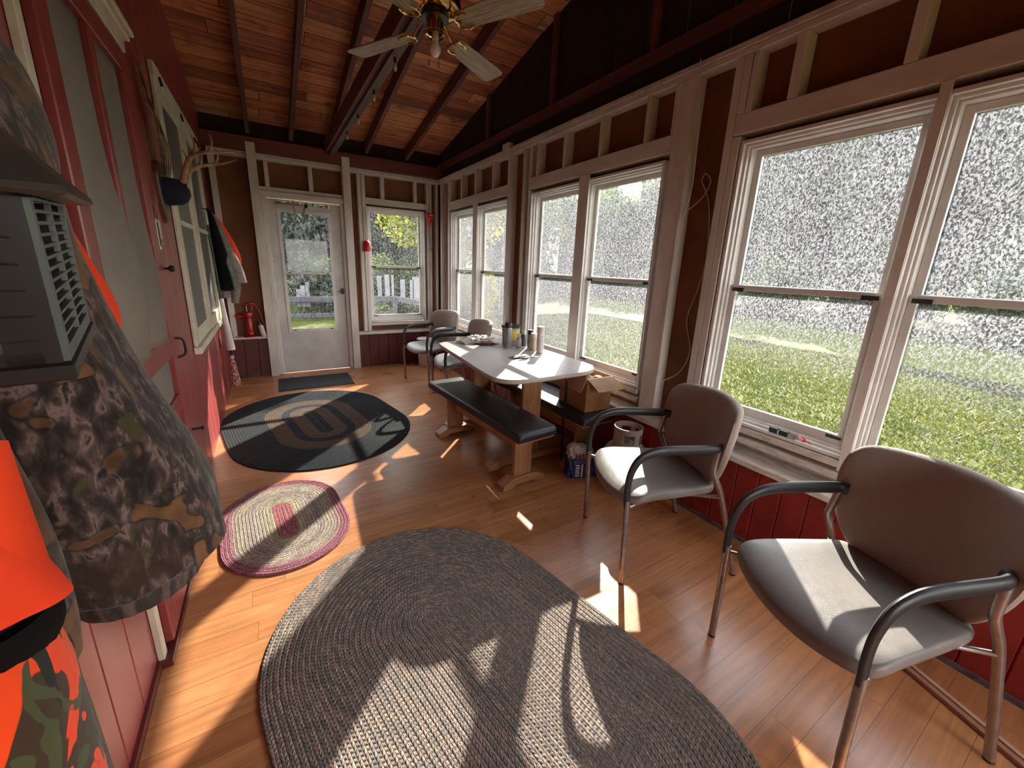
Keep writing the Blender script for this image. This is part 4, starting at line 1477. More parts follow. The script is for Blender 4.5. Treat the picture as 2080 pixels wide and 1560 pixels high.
J1 = thing('camouflage_jacket', 'bark-and-leaf camouflage hunting jacket hanging nearest the screen door', 'jacket', (0, 0, 0), 0)
body = [(1.92, -.455, 1.22, .018, .035), (1.88, -.43, 1.22, .045, .12), (1.80, -.42, 1.17, .066, .19), (1.70, -.405, 1.12, .075, .205), (1.60, -.40, 1.07, .080, .205), (1.48, -.395, 1.04, .092, .205), (1.30, -.375, 1.05, .115, .20), (1.10, -.35, 1.075, .15, .205), (.95, -.335, 1.10, .175, .20), (.845, -.325, 1.10, .175, .195), (.835, -.325, 1.10, .168, .188)]
garment(cloth_loft(body, 72, .05, 6, 4), 'body', CAMO, J1)
b = MB()
hm = cloth_loft(body, 72, .05, 6, 4)
garment(cloth_loft([(.86, -.325, 1.10, .135, .150), (.83, -.325, 1.10, .132, .148), (.78, -.325, 1.10, .122, .138), (.755, -.325, 1.10, .118, .132)], 90, .014, 22, 8), 'waistband', RIB, J1)
slv = [(1.72, -.40, .88, .05, .075), (1.60, -.41, .80, .062, .085), (1.45, -.405, .725, .068, .085), (1.30, -.375, .68, .072, .080), (1.15, -.345, .65, .072, .075), (1.03, -.335, .64, .070, .070), (.97, -.33, .63, .064, .066)]
garment(cloth_loft(slv, 48, .06, 5, 9), 'sleeve', CAMO, J1)
slv2 = [(1.70, -.42, 1.27, .035, .05), (1.5, -.425, 1.30, .045, .055), (1.2, -.42, 1.31, .05, .055), (1.02, -.42, 1.31, .045, .05)]
garment(cloth_loft(slv2, 40, .06, 5, 12), 'sleeve', CAMO, J1)

J2 = thing('orange_jacket', 'plain blaze orange jacket hanging between the camouflage jacket and the screen door', 'jacket', (0, 0, 0), 0)
garment(cloth_loft([(1.80, -.475, 1.40, .008, .03), (1.72, -.46, 1.38, .02, .07), (1.60, -.45, 1.38, .036, .11), (1.5, -.44, 1.39, .05, .13), (1.36, -.425, 1.41, .065, .16), (1.25, -.43, 1.42, .058, .16), (1.1, -.44, 1.42, .045, .14)], 48, .05, 5, 21), 'body', ORANGE, J2)

J3 = thing('orange_hunting_jacket', 'blaze orange sleeve with black knit cuff at the left edge of the view', 'jacket', (0, 0, 0), 0)
garment(cloth_loft([(1.86, -.455, .34, .03, .07), (1.7, -.42, .32, .055, .11), (1.5, -.41, .30, .065, .12), (1.38, -.41, .30, .068, .12), (1.35, -.41, .30, .064, .115)], 56, .05, 6, 31), 'body', ORANGE, J3)
garment(cloth_loft([(1.55, -.35, .40, .04, .06), (1.45, -.305, .405, .050, .058), (1.32, -.262, .42, .054, .058), (1.215, -.228, .435, .047, .049), (1.207, -.228, .435, .044, .046)], 48, .05, 4, 33, tilt=.35), 'sleeve', ORANGE, J3)
garment(cloth_loft([(1.206, -.228, .435, .042, .045), (1.185, -.230, .435, .044, .047), (1.165, -.232, .435, .038, .041)], 60, .04, 20, 35, tilt=.35), 'cuff', BLKF, J3)

J4 = thing('orange_camouflage_coveralls', 'blaze orange camouflage trousers hanging at the lower left edge', 'trousers', (0, 0, 0), 0)
garment(cloth_loft([(1.60, -.44, .52, .03, .06), (1.45, -.43, .52, .045, .09), (1.3, -.42, .50, .05, .09)], 40, .04, 5, 40), 'bib', OCAMO, J4)
garment(cloth_loft([(1.33, -.36, .50, .07, .10), (1.12, -.30, .485, .075, .10), (1.0, -.29, .475, .078, .11), (.85, -.285, .46, .08, .125), (.62, -.285, .46, .085, .13), (.42, -.285, .46, .085, .12)], 56, .05, 5, 43), 'leg', OCAMO, J4)
garment(cloth_loft([(1.33, -.36, .30, .07, .09), (1.12, -.33, .28, .075, .10), (.85, -.32, .26, .08, .11), (.5, -.32, .26, .085, .11)], 56, .05, 5, 45), 'leg', OCAMO, J4)

# ---- insect zapper with a black hood
zp = thing('insect_zapper', 'black hooded insect zapper with a grey-green plastic grid, hanging in front of the jackets', 'insect zapper', (-.229, .552, 1.414), 0)
hx, hy, hz = .060, .096, .130
zp.rotation_euler = (math.radians(3), 0, math.radians(11))
for side in (1, -1):
    b = MB()
    x0_, x1_ = (hx - .004, hx) if side > 0 else (-hx, -hx + .004)
    b.box(x0_, x1_, -hy, -hy + .012, .012, hz)
    b.box(x0_, x1_, hy - .010, hy, .012, hz)
    b.box(x0_, x1_, -hy, hy, .0, .012)
    b.box(x0_, x1_, -.003, .003, .012, hz)
    for k in range(13):
        z = .012 + (hz - .012) * (k + 1) / 13
        b.box(x0_, x1_, -hy + .012, -.003, z - .0016, z + .0010)
        b.box(x0_, x1_, .003, hy - .010, z - .0016, z + .0010)
    b.build('side_grid', LGREY, zp)
for side in (1, -1):
    b = MB()
    y0_, y1_ = (hy - .0, hy + .004) if side > 0 else (-hy - .004, -hy)
    b.box(-hx + .004, -hx + .012, y0_, y1_, 0, hz)
    b.box(hx - .034, hx - .004, y0_, y1_, 0, hz)
    b.box(-hx + .012, hx - .014, y0_, y1_, 0, .01)
    for k in range(7):
        z = .02 * (k + 1)
        b.box(-hx + .012, hx - .014, y0_, y1_, z - .001, z + .001)
    b.build('end_grid', BLACK, zp)
MB().box(-hx - .002, hx + .002, -hy - .006, hy + .006, -.016, -.0005).build('base_tray', BLACK, zp, bevel=.002)
for x in (-.022, .022):
    MB().lathe([(.010, .005), (.010, hz - .005)], (x, -.03, 0), 14).build('lamp_tube', M('lamp_glass', (.20, .19, .19), None, 5, .12), zp, smooth=True)
for y in (.03, .075):
    MB().lathe([(.002, .003), (.002, hz - .003)], (0, y, 0), 8).build('electrode', CHROME, zp)
b = MB()
rings = []
for (ex, ey, z) in ((hx + .022, hy + .026, hz + .002), (hx + .024, hy + .028, hz + .008), (hx * .45, hy * .5, hz + .075), (hx * .3, hy * .3, hz + .082)):
    rings.append([(-ex, -ey, z), (ex, -ey, z), (ex, ey, z), (-ex, ey, z)])
b.loft(rings)
b.build('hood', M('hood_plastic', (.060, .052, .044), (.045, .040, .034), 20, .28), zp, bevel=.003)
MB().tube(smooth_poly([(0, 0, hz + .08), (0, 0, hz + .14), (-.05, 0, hz + .19), (-.12, 0, hz + .20), (-.20, 0, hz + .19)], 20, False), .004, 8).build('hanging_hook', IRON, zp, smooth=True)

# ---- far end of the house wall: mop, bags, jacket, hook
hk = MB().tube(smooth_poly([(XL + .001, 4.98, 1.95), (XL + .06, 4.98, 1.94), (XL + .07, 4.98, 1.97)], 12, False), .005, 8).build('wall_hook', IRON, smooth=True)
tag(hk, 'black iron hook on the red wall holding the mop', 'hook')
mp_ = thing('twist_mop', 'green-handled twist mop with a red-and-white cloth head hanging on the red wall', 'mop', (-.425, 5.0, .10))
MB().tube([(-.030, 0, 1.82), (-.028, 0, 1.70)], .013, 10).build('grip', WPLAS, mp_, smooth=True)
MB().tube([(-.028, 0, 1.699), (-.002, 0, .98)], .010, 10).build('handle', GREEN, mp_, smooth=True)
b = MB()
b.tube([(-.002, 0, .979), (.002, 0, .90), (.008, 0, .74), (.014, 0, .60), (.020, 0, .44)], [.020, .019, .026, .034, .040], 16)
sl = b.build('wringer_sleeve', WPLAS, mp_, smooth=True)
b = MB()
for k in range(9):
    z = .46 + k * .022
    b.box(.012, .062, -.006, .006, z, z + .007)
b.build('wringer_teeth', M('dark_slots', (.12, .10, .09), None, 10, .6), sl)
MB().tube([(.020, 0, .4395), (.020, 0, .38)], .012, 10).build('shaft', BLACK, mp_, smooth=True)
b = MB()
b.tube([(.02, 0, .379), (.02, 0, .34)], [.020, .016], 14)
b.build('head_clamp', WPLAS, mp_, smooth=True)
hdn = MB().lathe([(.0165, .339), (.03, .31), (.045, .20), (.058, .10), (.062, .05), (.055, .035), (.001, .04)], (.02, 0, 0), 30)
for i in range(len(hdn.v)):
    x, y, z = hdn.v[i]
    a = math.atan2(y, x - .02)
    f = 1 + .10 * math.sin(9 * a) * min(1, (.34 - z) * 5)
    hdn.v[i] = (.02 + (x - .02) * f * .75, y * f, z)
hdn.build('mop_cloth', CHECK, mp_, smooth=True)

J5 = thing('black_bag', 'black cloth bag hanging beside the mop at the far end of the red wall', 'bag', (0, 0, 0), 0)
garment(cloth_loft([(1.96, -.455, 5.14, .02, .03), (1.90, -.44, 5.14, .035, .05), (1.70, -.42, 5.15, .055, .09), (1.45, -.395, 5.16, .075, .12), (1.25, -.375, 5.17, .085, .13), (1.18, -.375, 5.17, .075, .12), (1.15, -.38, 5.17, .04, .08)], 40, .03, 5, 51), 'body', BLKF, J5, hem=False)
J6 = thing('hanging_jacket', 'grey jacket hanging behind the black bag near the back wall', 'jacket', (0, 0, 0), 0)
garment(cloth_loft([(1.95, -.45, 5.38, .02, .03), (1.85, -.425, 5.38, .05, .06), (1.6, -.385, 5.39, .09, .08), (1.40, -.35, 5.40, .12, .09), (1.24, -.335, 5.40, .135, .09), (1.22, -.335, 5.40, .125, .085)], 40, .05, 5, 53), 'body', GREYF, J6)
garment(cloth_loft([(1.35, -.41, 5.38, .05, .05), (1.20, -.41, 5.38, .055, .05), (1.06, -.43, 5.38, .045, .045)], 30, .06, 5, 54), 'sleeve', GREYF, J6)
garment(cloth_loft([(1.35, -.30, 5.39, .045, .045), (1.15, -.31, 5.39, .045, .045), (1.0, -.335, 5.39, .035, .04)], 30, .06, 5, 55), 'sleeve', GREYF, J6)
J7 = thing('orange_vest', 'small blaze orange vest hanging behind the grey jacket by the back wall', 'vest', (0, 0, 0), 0)
garment(cloth_loft([(1.94, -.44, 5.56, .02, .03), (1.85, -.41, 5.56, .05, .05), (1.65, -.36, 5.56, .085, .06), (1.50, -.33, 5.56, .10, .06), (1.42, -.33, 5.56, .095, .055)], 36, .04, 5, 57), 'body', ORANGE, J7)
hb = MB().box(XL + .001, XL + .02, 5.06, 5.70, 1.95, 1.99).build('hook_board', REDD)
tag(hb, 'narrow red hook board above the black bag and grey jacket', 'hook board')
for y in (5.14, 5.38, 5.56):
    MB().tube(smooth_poly([(XL + .0205, y, 1.97), (XL + .045, y, 1.96), (XL + .05, y, 1.975)], 8, False), .004, 6).build('hook', IRON, hb, smooth=True)
ht = MB().box(XL + .007, XL + .016, 4.86, 4.875, .60, .70).build('wall_latch', IRON)
tag(ht, 'small dark latch on the red wall under the white-framed house window', 'latch')

# ================================================================= BACK WALL THINGS
# hand pump on the ledge
pu = thing('water_pump', 'red cast-iron hand water pump on the ledge left of the white door', 'pump', (-.245, 5.855, .5325))
MB().lathe([(.085, 0), (.085, .012), (.05, .03), (.045, .06), (.052, .065), (.045, .075), (.045, .24), (.058, .25), (.062, .30), (.06, .305), (.035, .315)], (0, 0, 0), 24).build('barrel', REDIR, pu, smooth=True)
MB().tube(smooth_poly([(-.04, 0, .255), (-.08, 0, .255), (-.115, -.005, .262), (-.13, -.005, .25)], 12, False), .022, 12).build('spout', REDIR, pu, smooth=True)
MB().tube([(-.01, 0, .3155), (-.015, 0, .385)], .005, 8).build('piston_rod', CHROME, pu, smooth=True)
MB().tube(smooth_poly([(-.03, 0, .39), (.03, 0, .415), (.075, 0, .40), (.115, -.01, .32), (.145, -.02, .20), (.175, -.03, .10)], 30, False), [.010 + .004 * math.sin(i / 5) for i in range(len(smooth_poly([(0, 0, 0)] * 6, 30, False)))], 10, 1.3).build('lever', REDIR, pu, smooth=True)
MB().bar((.035, 0, .31), (.055, 0, .40), .016, .02).build('bracket', REDIR, pu)
ct = thing('spray_bottle', 'white tube with a black cap leaning against the red pump lever', 'bottle', (-.10, 5.80, .5335))
b = MB().lathe([(.028, 0), (.030, .005), (.030, .14), (.012, .155)], (0, 0, 0), 18)
b.xf(Matrix.Rotation(math.radians(-12), 4, 'Y'))
b.build('body', WPLAS, ct, smooth=True)
b = MB().lathe([(.013, .1555), (.013, .185), (.006, .21)], (0, 0, 0), 14)
b.xf(Matrix.Rotation(math.radians(-12), 4, 'Y'))
b.build('cap', BLACK, ct, smooth=True)

# red scoop hanging on a string, left of the back window
sc_ = thing('red_scoop', 'red plastic cup hanging on a string left of the back window', 'scoop', (1.228, 5.82, 1.76))
MB().lathe([(.052, -.12), (.050, -.06), (.042, -.005), (.022, .02), (.001, .024)], (0, 0, 0), 20).build('cup', REDPL, sc_, smooth=True)
MB().tube(smooth_poly([(0, 0, .023), (-.012, .005, .15), (.012, .01, .3), (-.005, .015, .46)], 20, False), .0022, 6).build('string', IRON, sc_)
fn = thing('red_funnel', 'red plastic funnel with a thin tube hanging right of the back window', 'funnel', (2.135, 5.80, 2.12))
MB().lathe([(.066, .085), (.063, .085), (.056, .04), (.010, -.055), (.006, -.10), (.009, -.10), (.013, -.052), (.060, .035), (.068, .078)], (0, 0, 0), 24).build('cone', REDPL, fn, smooth=True)
MB().tube(smooth_poly([(0, 0, -.10), (.006, .01, -.2), (.014, .02, -.32), (.018, .02, -.40)], 16, False), .0045, 8).build('tube', GREYF, fn, smooth=True)
MB().tube([(.018 + .014 * math.cos(k / 12 * 2 * PI), .02, -.415 + .014 * math.sin(k / 12 * 2 * PI)) for k in range(12)], .003, 6, closed=True).build('clip_ring', IRON, fn, smooth=True)
MB().box(-.018, .018, -.066, -.062, .055, .066).build('label_patch', WPLAS, fn)

# white bin in the corner
bn = thing('white_bin', 'small white waste bin under the chair in the back corner', 'bin', (1.955, 5.60, 0))
MB().lathe([(.088, 0), (.092, .004), (.110, .40), (.106, .40), (.089, .012)], (0, 0, 0), 28).build('bucket', WPLAS, bn, smooth=True)
MB().lathe([(.118, .4005), (.118, .415), (.10, .425), (.001, .428)], (0, 0, 0), 28).build('lid', WPLAS, bn, smooth=True)

# ================================================================= ON THE TABLE


def lathe_thing(name, label, cat, x, y, z, parts, group=None):
    t = thing(name, label, cat, (x, y, z), 0, group)
    for nm, mt_, prof in parts:
        MB().lathe(prof, (0, 0, 0), 24).build(nm, mt_, t, smooth=True, ang=35)
    return t


def label_lines(parent, r, z0_, z1_, n_, mat=INK, a0=3.5, a1=5.3, th=.0006):
    """rows of small print around the side facing the room"""
    rnd = random.Random(int(z1_ * 1e4) + n_)
    b = MB()
    for i in range(n_):
        z = z0_ + (z1_ - z0_) * i / max(1, n_ - 1)
        a = a0
        while a < a1:
            w_ = rnd.uniform(.12, .42)
            k0, k1 = a, min(a + w_, a1)
            pts = []
            for q in range(4):
                aa = k0 + (k1 - k0) * q / 3
                pts.append((math.cos(aa), math.sin(aa)))
            for q in range(3):
                r_ = r + .0004
                b.add([(pts[q][0] * r_, pts[q][1] * r_, z), (pts[q + 1][0] * r_, pts[q + 1][1] * r_, z), (pts[q + 1][0] * r_, pts[q + 1][1] * r_, z + .0022), (pts[q][0] * r_, pts[q][1] * r_, z + .0022)], [(0, 1, 2, 3)])
            a = k1 + .08
    o = b.build('print', mat, parent)
    return o


T = TZ + .0005


def can(r, h, cap_h, cap_r=None):
    cap_r = cap_r or r * .97
    return ([(r * .96, 0), (r, .003), (r, h - cap_h - .012), (r * .93, h - cap_h - .003), (r * .9, h - cap_h)],
            [(cap_r * .98, h - cap_h + .0003), (cap_r, h - cap_h + .003), (cap_r, h - .004), (cap_r * .93, h)])


bd, cp = can(.036, .235, .045)
c = lathe_thing('spray_can', 'tall grey spray can with a black cap, leftmost of the cans on the table', 'spray can', 1.885, 3.08, T, [('body', CANG, bd), ('cap', BLACK, cp)], 'cans and bottles on the table')
label_lines(c, .036, .03, .17, 14, INK)
# paint pail behind
pa = thing('paint_pail', 'clear round tub with a black lid and handle behind the grey spray can', 'tub', (1.99, 3.20, T))
MB().lathe([(.075, 0), (.080, .004), (.088, .175), (.084, .176), (.076, .01)], (0, 0, 0), 32).build('tub', M('cloudy_tub', (.30, .27, .22), (.24, .21, .17), 8, .3), pa, smooth=True)
MB().lathe([(.093, .170), (.095, .174), (.095, .190), (.088, .193), (.001, .190)], (0, 0, 0), 32).build('lid', BLACK, pa, smooth=True)
lbz = MB()
for k in range(10):
    a0_ = 3.9 + k * .13
    lbz.add([(.0885 * math.cos(a0_), .0885 * math.sin(a0_), .06), (.0885 * math.cos(a0_ + .13), .0885 * math.sin(a0_ + .13), .06), (.0905 * math.cos(a0_ + .13), .0905 * math.sin(a0_ + .13), .15), (.0905 * math.cos(a0_), .0905 * math.sin(a0_), .15)], [(0, 1, 2, 3)])
lbz.build('label', YEL, pa)
c = lathe_thing('small_bottle', 'small grey bottle with a white cap and pink label edge between the spray cans', 'bottle', 1.985, 3.045, T, [('body', CANG, [(.021, 0), (.023, .003), (.023, .085), (.012, .10), (.012, .104)]), ('cap', CANW, [(.014, .1042), (.015, .107), (.015, .130), (.012, .132)]), ('label', CANW, [(.0234, .02), (.0236, .021), (.0236, .075), (.0234, .076)])], 'cans and bottles on the table')
label_lines(c, .0238, .025, .07, 6)
c = lathe_thing('small_bottle', 'small dark bottle with pale cap standing behind the small grey bottle', 'bottle', 2.075, 3.10, T, [('body', M('smoky_plastic', (.07, .08, .10), None, 10, .3), [(.024, 0), (.026, .003), (.026, .095), (.014, .112)]), ('cap', CANW, [(.015, .1122), (.016, .115), (.016, .142), (.013, .145)])], 'cans and bottles on the table')
c = lathe_thing('spray_can', 'short spray can with a black cap and yellow-and-grey label', 'spray can', 2.075, 2.99, T, [('body', CANG, [(.026, 0), (.027, .003), (.027, .125), (.024, .132)]), ('cap', BLACK, [(.025, .1322), (.026, .135), (.026, .168), (.024, .172)])], 'cans and bottles on the table')
label_lines(c, .027, .03, .11, 8, YEL)
c = lathe_thing('cream_bottle', 'cream bottle with a white cap left of the tall pink-white can', 'bottle', 2.06, 2.91, T, [('body', CANC, [(.030, 0), (.032, .003), (.032, .125), (.029, .13)]), ('cap', CANW, [(.029, .1302), (.0295, .133), (.0295, .150), (.027, .154)])], 'cans and bottles on the table')
label_lines(c, .032, .02, .11, 10)
bd, cp = can(.033, .235, .045)
c = lathe_thing('spray_can', 'tall pinkish-white spray can, rightmost of the cans on the table', 'spray can', 2.04, 2.78, T, [('body', CANW, bd), ('cap', M('pale_cap', (.66, .55, .52), None, 10, .4), cp)], 'cans and bottles on the table')
label_lines(c, .033, .03, .12, 10)
b = MB()
for a in (4.25, 4.42, 4.59):     # three dark block letters
    b.xf(Matrix.Identity(4))
    for q in range(2):
        aa, ab = a + q * .06, a + q * .06 + .045
        b.add([(.0336 * math.cos(aa), .0336 * math.sin(aa), .140), (.0336 * math.cos(ab), .0336 * math.sin(ab), .140), (.0336 * math.cos(ab), .0336 * math.sin(ab), .150), (.0336 * math.cos(aa), .0336 * math.sin(aa), .150)], [(0, 1, 2, 3)])
b.build('lettering', INK, c)

# crumpled clear bag
rnd = random.Random(4)
b = MB()
rings = []
for i in range(9):
    f = i / 8
    r_ = math.sin(PI * min(.98, f * .5 + .5)) ** .5
    rings.append([(.19 * r_ * math.cos(a) * (1 + .22 * math.sin(5 * a + i)), .085 * r_ * math.sin(a) * (1 + .2 * math.sin(7 * a + 2 * i)), .001 + f * .055 + (.018 * rnd.random() if 0 < i else 0)) for a in [2 * PI * k / 40 for k in range(40)]])
b.loft(rings)
pb = b.build('plastic_bag', POLY, smooth=True, ang=20)
pb.location = (1.73, 3.43, T)
pb.rotation_euler = (0, 0, .1)
tag(pb, 'crumpled clear plastic bag at the far end of the white table', 'bag')


def pliers(name, label, loc, rz, hm, mm, L_=.17):
    t = thing(name, label, 'pliers', loc, rz, 'hand tools on the white table')
    for s in (-1, 1):
        b = MB().tube(smooth_poly([(-L_ * .12, s * .004, .011), (-L_ * .35, s * .022, .011), (-L_ * .62, s * .020, .011)], 14, False), [.006 + .003 * math.sin(i / 4.5) for i in range(15)][:len(smooth_poly([(0, 0, 0)] * 3, 14, False))], 8)
        b.build('handle', hm, t, smooth=True)
        MB().tube([(-L_ * .11, -s * .004, .0115), (0, s * .006, .0115), (L_ * .18, s * .005, .0115), (L_ * .36, s * .0015, .0115)], [.006, .008, .006, .002], 8).build('jaw', mm, t, smooth=True)
    MB().lathe([(.006, .018), (.006, .021)], (-.01, 0, 0), 12).build('pivot', CHROME, t)
    return t


pliers('orange_pliers', 'orange-handled clamp lying in front of the crumpled bag', (1.72, 3.30, T), 2.9, ORPL, IRON, .2)
pliers('black_pliers', 'black pliers lying beside the orange clamp on the table', (1.80, 3.235, T), -.35, BLACK, IRON, .2)
pliers('black_pliers', 'black-handled cutters lying beside the knife, nearer the cans', (1.80, 2.70, T), .25, BLACK, IRON, .22)
pliers('black_pliers', 'folded black-and-steel pliers lying across the knife blade', (1.84, 2.625, T), -.1, BLACK, CHROME, .2)
kn = thing('fillet_knife', 'long thin knife with a pale handle lying on the sunlit part of the table', 'knife', (1.71, 2.68, T), -.18, 'hand tools on the white table')
MB().tube([(0, 0, .010), (.05, 0, .012), (.13, 0, .010)], [.010, .012, .009], 10).build('handle', M('bone_handle', (.45, .38, .30), None, 20, .4), kn, smooth=True)
b = MB().prism([(.1305, -.010), (.30, -.010), (.47, .006), (.38, .010), (.1305, .010)], .009, .0105)
b.build('blade', CHROME, kn)
ap_ = MB().prism([(.0, 0), (.47, -.04), (.50, .10), (.40, .13), (.02, .03)], 0.0002, .0012)
ps = ap_.build('paper_sheet', WHITEP)
ps.location = (1.66, 2.60, T)
tag(ps, 'white sheet of paper under the knife on the table', 'paper')

# ================================================================= BOX, STRAP, TANK, BAG
bx = thing('cardboard_box', 'open brown cardboard box on the window-side bench', 'box', (2.078, 2.205, .4635), -.05)
b = MB()
w_, d_, h_, t_ = .122, .165, .26, .004
b.box(-w_, w_, -d_, d_, 0, t_)
b.box(-w_, -w_ + t_, -d_, d_, t_, h_)
b.box(w_ - t_, w_, -d_, d_, t_, h_)
b.box(-w_ + t_, w_ - t_, -d_, -d_ + t_, t_, h_)
b.box(-w_ + t_, w_ - t_, d_ - t_, d_, t_, h_)
b.build('carton', KRAFT, bx)


def flap(p0, p1, dx, dy, dz, nm='flap'):
    p0, p1 = Vector(p0), Vector(p1)
    e = Vector((dx, dy, dz))
    n_ = (p1 - p0).cross(e).normalized() * .0035
    q = [p0, p1, p1 + e * 1.0, p0 + e * 1.0]
    b = MB().add([*q, *[v_ + n_ for v_ in q]], [(0, 1, 2, 3), (7, 6, 5, 4), (0, 4, 5, 1), (1, 5, 6, 2), (2, 6, 7, 3), (3, 7, 4, 0)])
    return b.build(nm, KRAFT2, bx)


flap((-w_, -d_ - .001, h_), (w_, -d_ - .001, h_), .03, -.10, -.075)
flap((-w_ - .001, -d_, h_), (-w_ - .001, d_, h_), -.055, .0, -.10)
flap((w_ - .006, d_ - .01, h_ - .002), (w_ - .006, -d_ + .01, h_ - .002), -.012, .0, -.085)
flap((-w_ + .01, d_ - .006, h_ - .002), (w_ - .02, d_ - .006, h_ - .002), 0, -.012, -.085)
for i in range(5):
    rnd = random.Random(i)
    b = MB()
    rings = []
    for k in range(7):
        f = k / 6
        r_ = .052 * math.sin(PI * (.06 + f * .88)) ** .5
        rings.append([(r_ * math.cos(a) * (1 + .2 * rnd.random()), r_ * math.sin(a) * (1 + .2 * rnd.random()), .09 * f) for a in [2 * PI * q / 14 for q in range(14)]])
    b.loft(rings)
    o = b.build('crumpled_paper', M('crumple', (.42, .30, .22), (.30, .2, .14), 18, .8, bump=.5))
    o.location = (2.078 + (-.05, .05, 0, -.045, .045)[i], 2.205 + (-.09, -.08, .0, .075, .08)[i], .4685 + .150)
    tag(o, 'wad of crumpled brown paper inside the cardboard box', 'paper', 'crumpled paper in the cardboard box')
filler = MB().box(-w_ + .008, w_ - .008, -d_ + .008, d_ - .008, .005, .15).build('packing_layer', KRAFT2, bx)
stp = MB().tube(smooth_poly([(1.80, 2.12, .732), (1.785, 2.085, .70), (1.772, 2.07, .555), (1.766, 2.07, .46), (1.769, 2.07, .402), (1.772, 2.07, .26), (1.778, 2.07, .10)], 40, False), .011, 8, .25, upv=(0, 1, 0)).build('black_strap', BLKF, smooth=True)
tag(stp, 'thin black strap hanging from the near edge of the white table', 'strap')

tk = thing('propane_tank', 'beige propane tank under the window behind the middle grey chair', 'propane tank', (2.06, 1.72, 0))
MB().lathe([(.115, .004), (.120, 0), (.124, .004), (.124, .035), (.10, .045)], (0, 0, 0), 36).build('foot_ring', TANK, tk, smooth=True)
MB().lathe([(.06, .046), (.12, .062), (.150, .105), (.155, .15), (.155, .235), (.148, .275), (.12, .315), (.06, .335), (.02, .338)], (0, 0, 0), 40).build('cylinder', TANK, tk, smooth=True)
b = MB()
nseg = 36
for (a0_, a1_, z0_, z1_) in ((0, 360, .330, .352), (0, 360, .425, .462), (70, 200, .352, .425), (250, 275, .352, .425), (320, 345, .352, .425), (10, 30, .352, .425)):
    k0, k1 = int(a0_ / 5), int(a1_ / 5)
    ring = [[], [], [], []]
    for k in range(k0, k1 + 1):
        a = math.radians(k * 5)
        for r_, z, q in ((.092, z0_, 0), (.096, z0_, 1), (.096, z1_, 2), (.092, z1_, 3)):
            ring[q].append((r_ * math.cos(a), r_ * math.sin(a), z))
    sec = [[ring[q][i] for q in range(4)] for i in range(len(ring[0]))]
    b.loft(sec)
b.build('collar', TANK, tk, smooth=True, ang=30)
MB().lathe([(.018, .339), (.018, .375), (.010, .378), (.010, .39), (.028, .392), (.028, .402), (.001, .404)], (0, 0, 0), 18).build('valve', M('valve_brass', (.45, .38, .28), None, 10, .35, .7), tk, smooth=True)

bg = thing('charcoal_bag', 'slumped blue and white printed paper bag beside the bench leg', 'bag', (1.90, 1.985, 0), -.35)
rings = []
rnd = random.Random(11)
for i in range(12):
    f = i / 11
    ex = .115 * (1 - .22 * f ** 3) if f < .95 else .06
    ey = .060 * (1 + .2 * math.sin(f * 3.1)) * (1 - .45 * f ** 2)
    ring = []
    for k in range(36):
        a = 2 * PI * k / 36
        c_, s_ = math.cos(a), math.sin(a)
        sx = math.copysign(abs(c_) ** .55, c_) * ex
        sy = math.copysign(abs(s_) ** .55, s_) * ey
        w2 = .007 * math.sin(k * 1.7 + i * 1.3) + .006 * rnd.uniform(-1, 1)
        ring.append((sx + w2 - .02 * f * f, sy + w2, .002 + .24 * f * (1 - .06 * c_)))
    rings.append(ring)
lo_b = MB().loft(rings[:8], True, False)
lo_b.build('printed_panel', BLUEP, bg, smooth=True, ang=60)
MB().loft(rings[7:], False, True).build('top_panel', WHITEP, bg, smooth=True, ang=60)
b = MB()
for k in range(6):       # bold striped lettering band
    x = -.078 + k * .026
    b.bar((x, -.074, .150), (x + .014, -.066, .198), .010, .003, (0, 1, 0))
b.build('print_stripes', M('print_navy', (.03, .03, .10), None, 10, .5), bg)
MB().bar((-.07, -.078, .170), (.07, -.076, .182), .003, .012, (0, 0, 1)).build('print_red', M('print_red', (.45, .02, .03), None, 10, .5), bg)
b = MB()
for k in range(5):
    b.box(-.075, -.045 + .004 * (k % 2), -.0845, -.0825, .030 + k * .020, .042 + k * .020)
b.box(-.030, -.020, -.0845, -.0825, .025, .125)
b.build('white_lettering', WHITEP, bg)

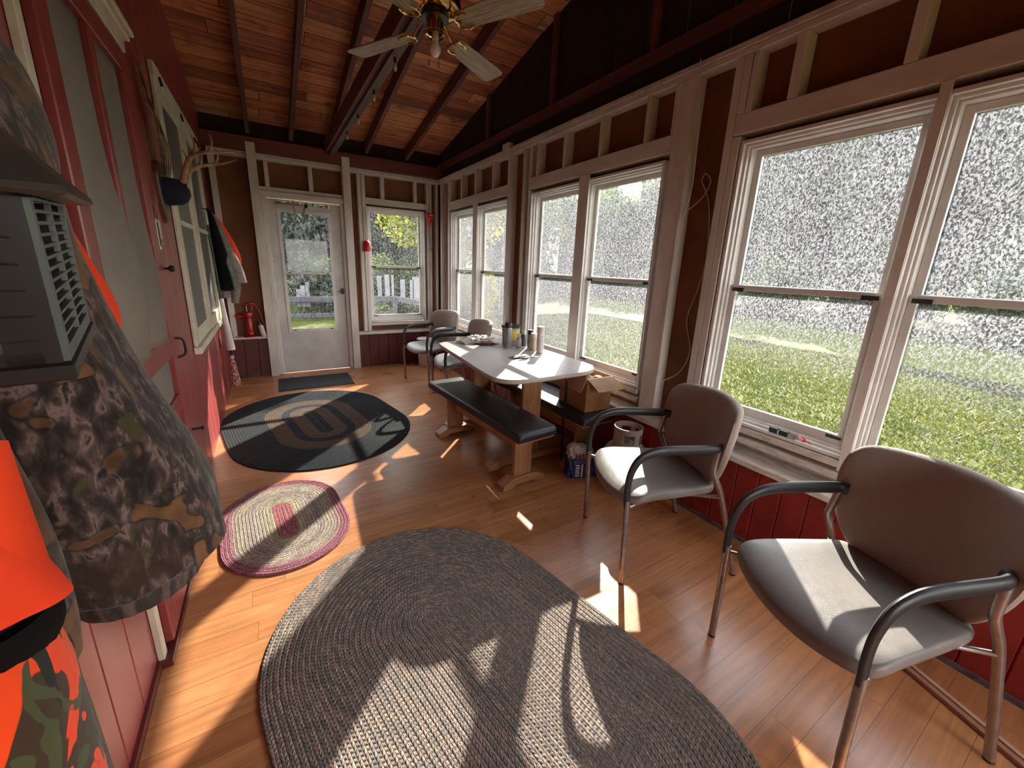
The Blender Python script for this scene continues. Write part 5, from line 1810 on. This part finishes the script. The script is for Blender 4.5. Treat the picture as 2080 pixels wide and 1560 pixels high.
# ================================================================= RIGHT WALL THINGS
cdw = thing('electric_cable', 'thin white electric cable looping down the brown panel between the windows', 'cable', (2.36, 1.62, .75))
OW = Vector((2.36, 1.62, .75))
rel(MB().tube(smooth_poly([(2.285, 1.716, 2.70), (2.278, 1.70, 2.62), (2.280, 1.672, 2.40), (2.280, 1.655, 2.2), (2.282, 1.655, 1.98), (2.285, 1.69, 1.84), (2.30, 1.685, 1.87), (2.36, 1.63, 1.95), (2.365, 1.59, 2.04), (2.365, 1.63, 2.09), (2.368, 1.655, 2.06)], 70, False), .0035, 8), OW).build('cable_run', CORD, cdw, smooth=True)
rel(MB().tube(smooth_poly([(2.370, 1.655, 2.055), (2.372, 1.58, 1.9), (2.372, 1.545, 1.6), (2.372, 1.57, 1.40), (2.372, 1.615, 1.2), (2.372, 1.56, 1.0), (2.36, 1.60, .85), (2.33, 1.70, .76)], 60, False), .0035, 8), OW).build('cable_run', CORD, cdw, smooth=True)
rel(MB().tube(smooth_poly([(2.281, 1.700, 2.60), (2.283, 1.712, 2.2), (2.281, 1.706, 1.6), (2.282, 1.716, 1.1), (2.281, 1.71, .80)], 40, False), .003, 8), OW).build('cable_run', CORD, cdw, smooth=True)
so = thing('battery_clip', 'black and silver connector blocks with a red wire on the near window sill', 'connector', (2.307, .895, .6735))
for y in (.055, .005):
    MB().box(-.014, .014, y - .020, y + .020, 0, .028).build('black_block', BLACK, so, bevel=.002)
for y in (.030, -.035):
    MB().box(-.012, .012, y - (.0045 if y > 0 else .018), y + (.0045 if y > 0 else .018), 0, .024).build('silver_block', CHROME, so, bevel=.001)
MB().tube(smooth_poly([(0, -.053, .015), (-.01, -.075, .028), (.0, -.095, .016), (-.01, -.085, .006), (.004, -.105, .008), (0, -.12, .004)], 30, False), .003, 8).build('red_wire', REDPL, so, smooth=True)
ws = thing('wood_strip', 'narrow reddish wood moulding lying on the floor under the nearest chair', 'moulding', (2.0, .12, 0))
OWS = Vector((2.0, .12, 0))
a_, b_ = Vector((2.085, .31, .010)), Vector((1.87, -.30, .010))
rel(MB().bar(a_, b_, .038, .018), OWS).build('strip', M('cedar', (.40, .20, .12), (.32, .15, .09), 10, .5, stretch=(.3, .3, 1)), ws, bevel=.002)
rel(MB().bar(a_ + Vector((.011, -.004, .0125)), b_ + Vector((.011, -.004, .0125)), .016, .006), OWS).build('bead', M('cedar_light', (.58, .36, .25), (.5, .3, .2), 10, .5), ws, bevel=.001)
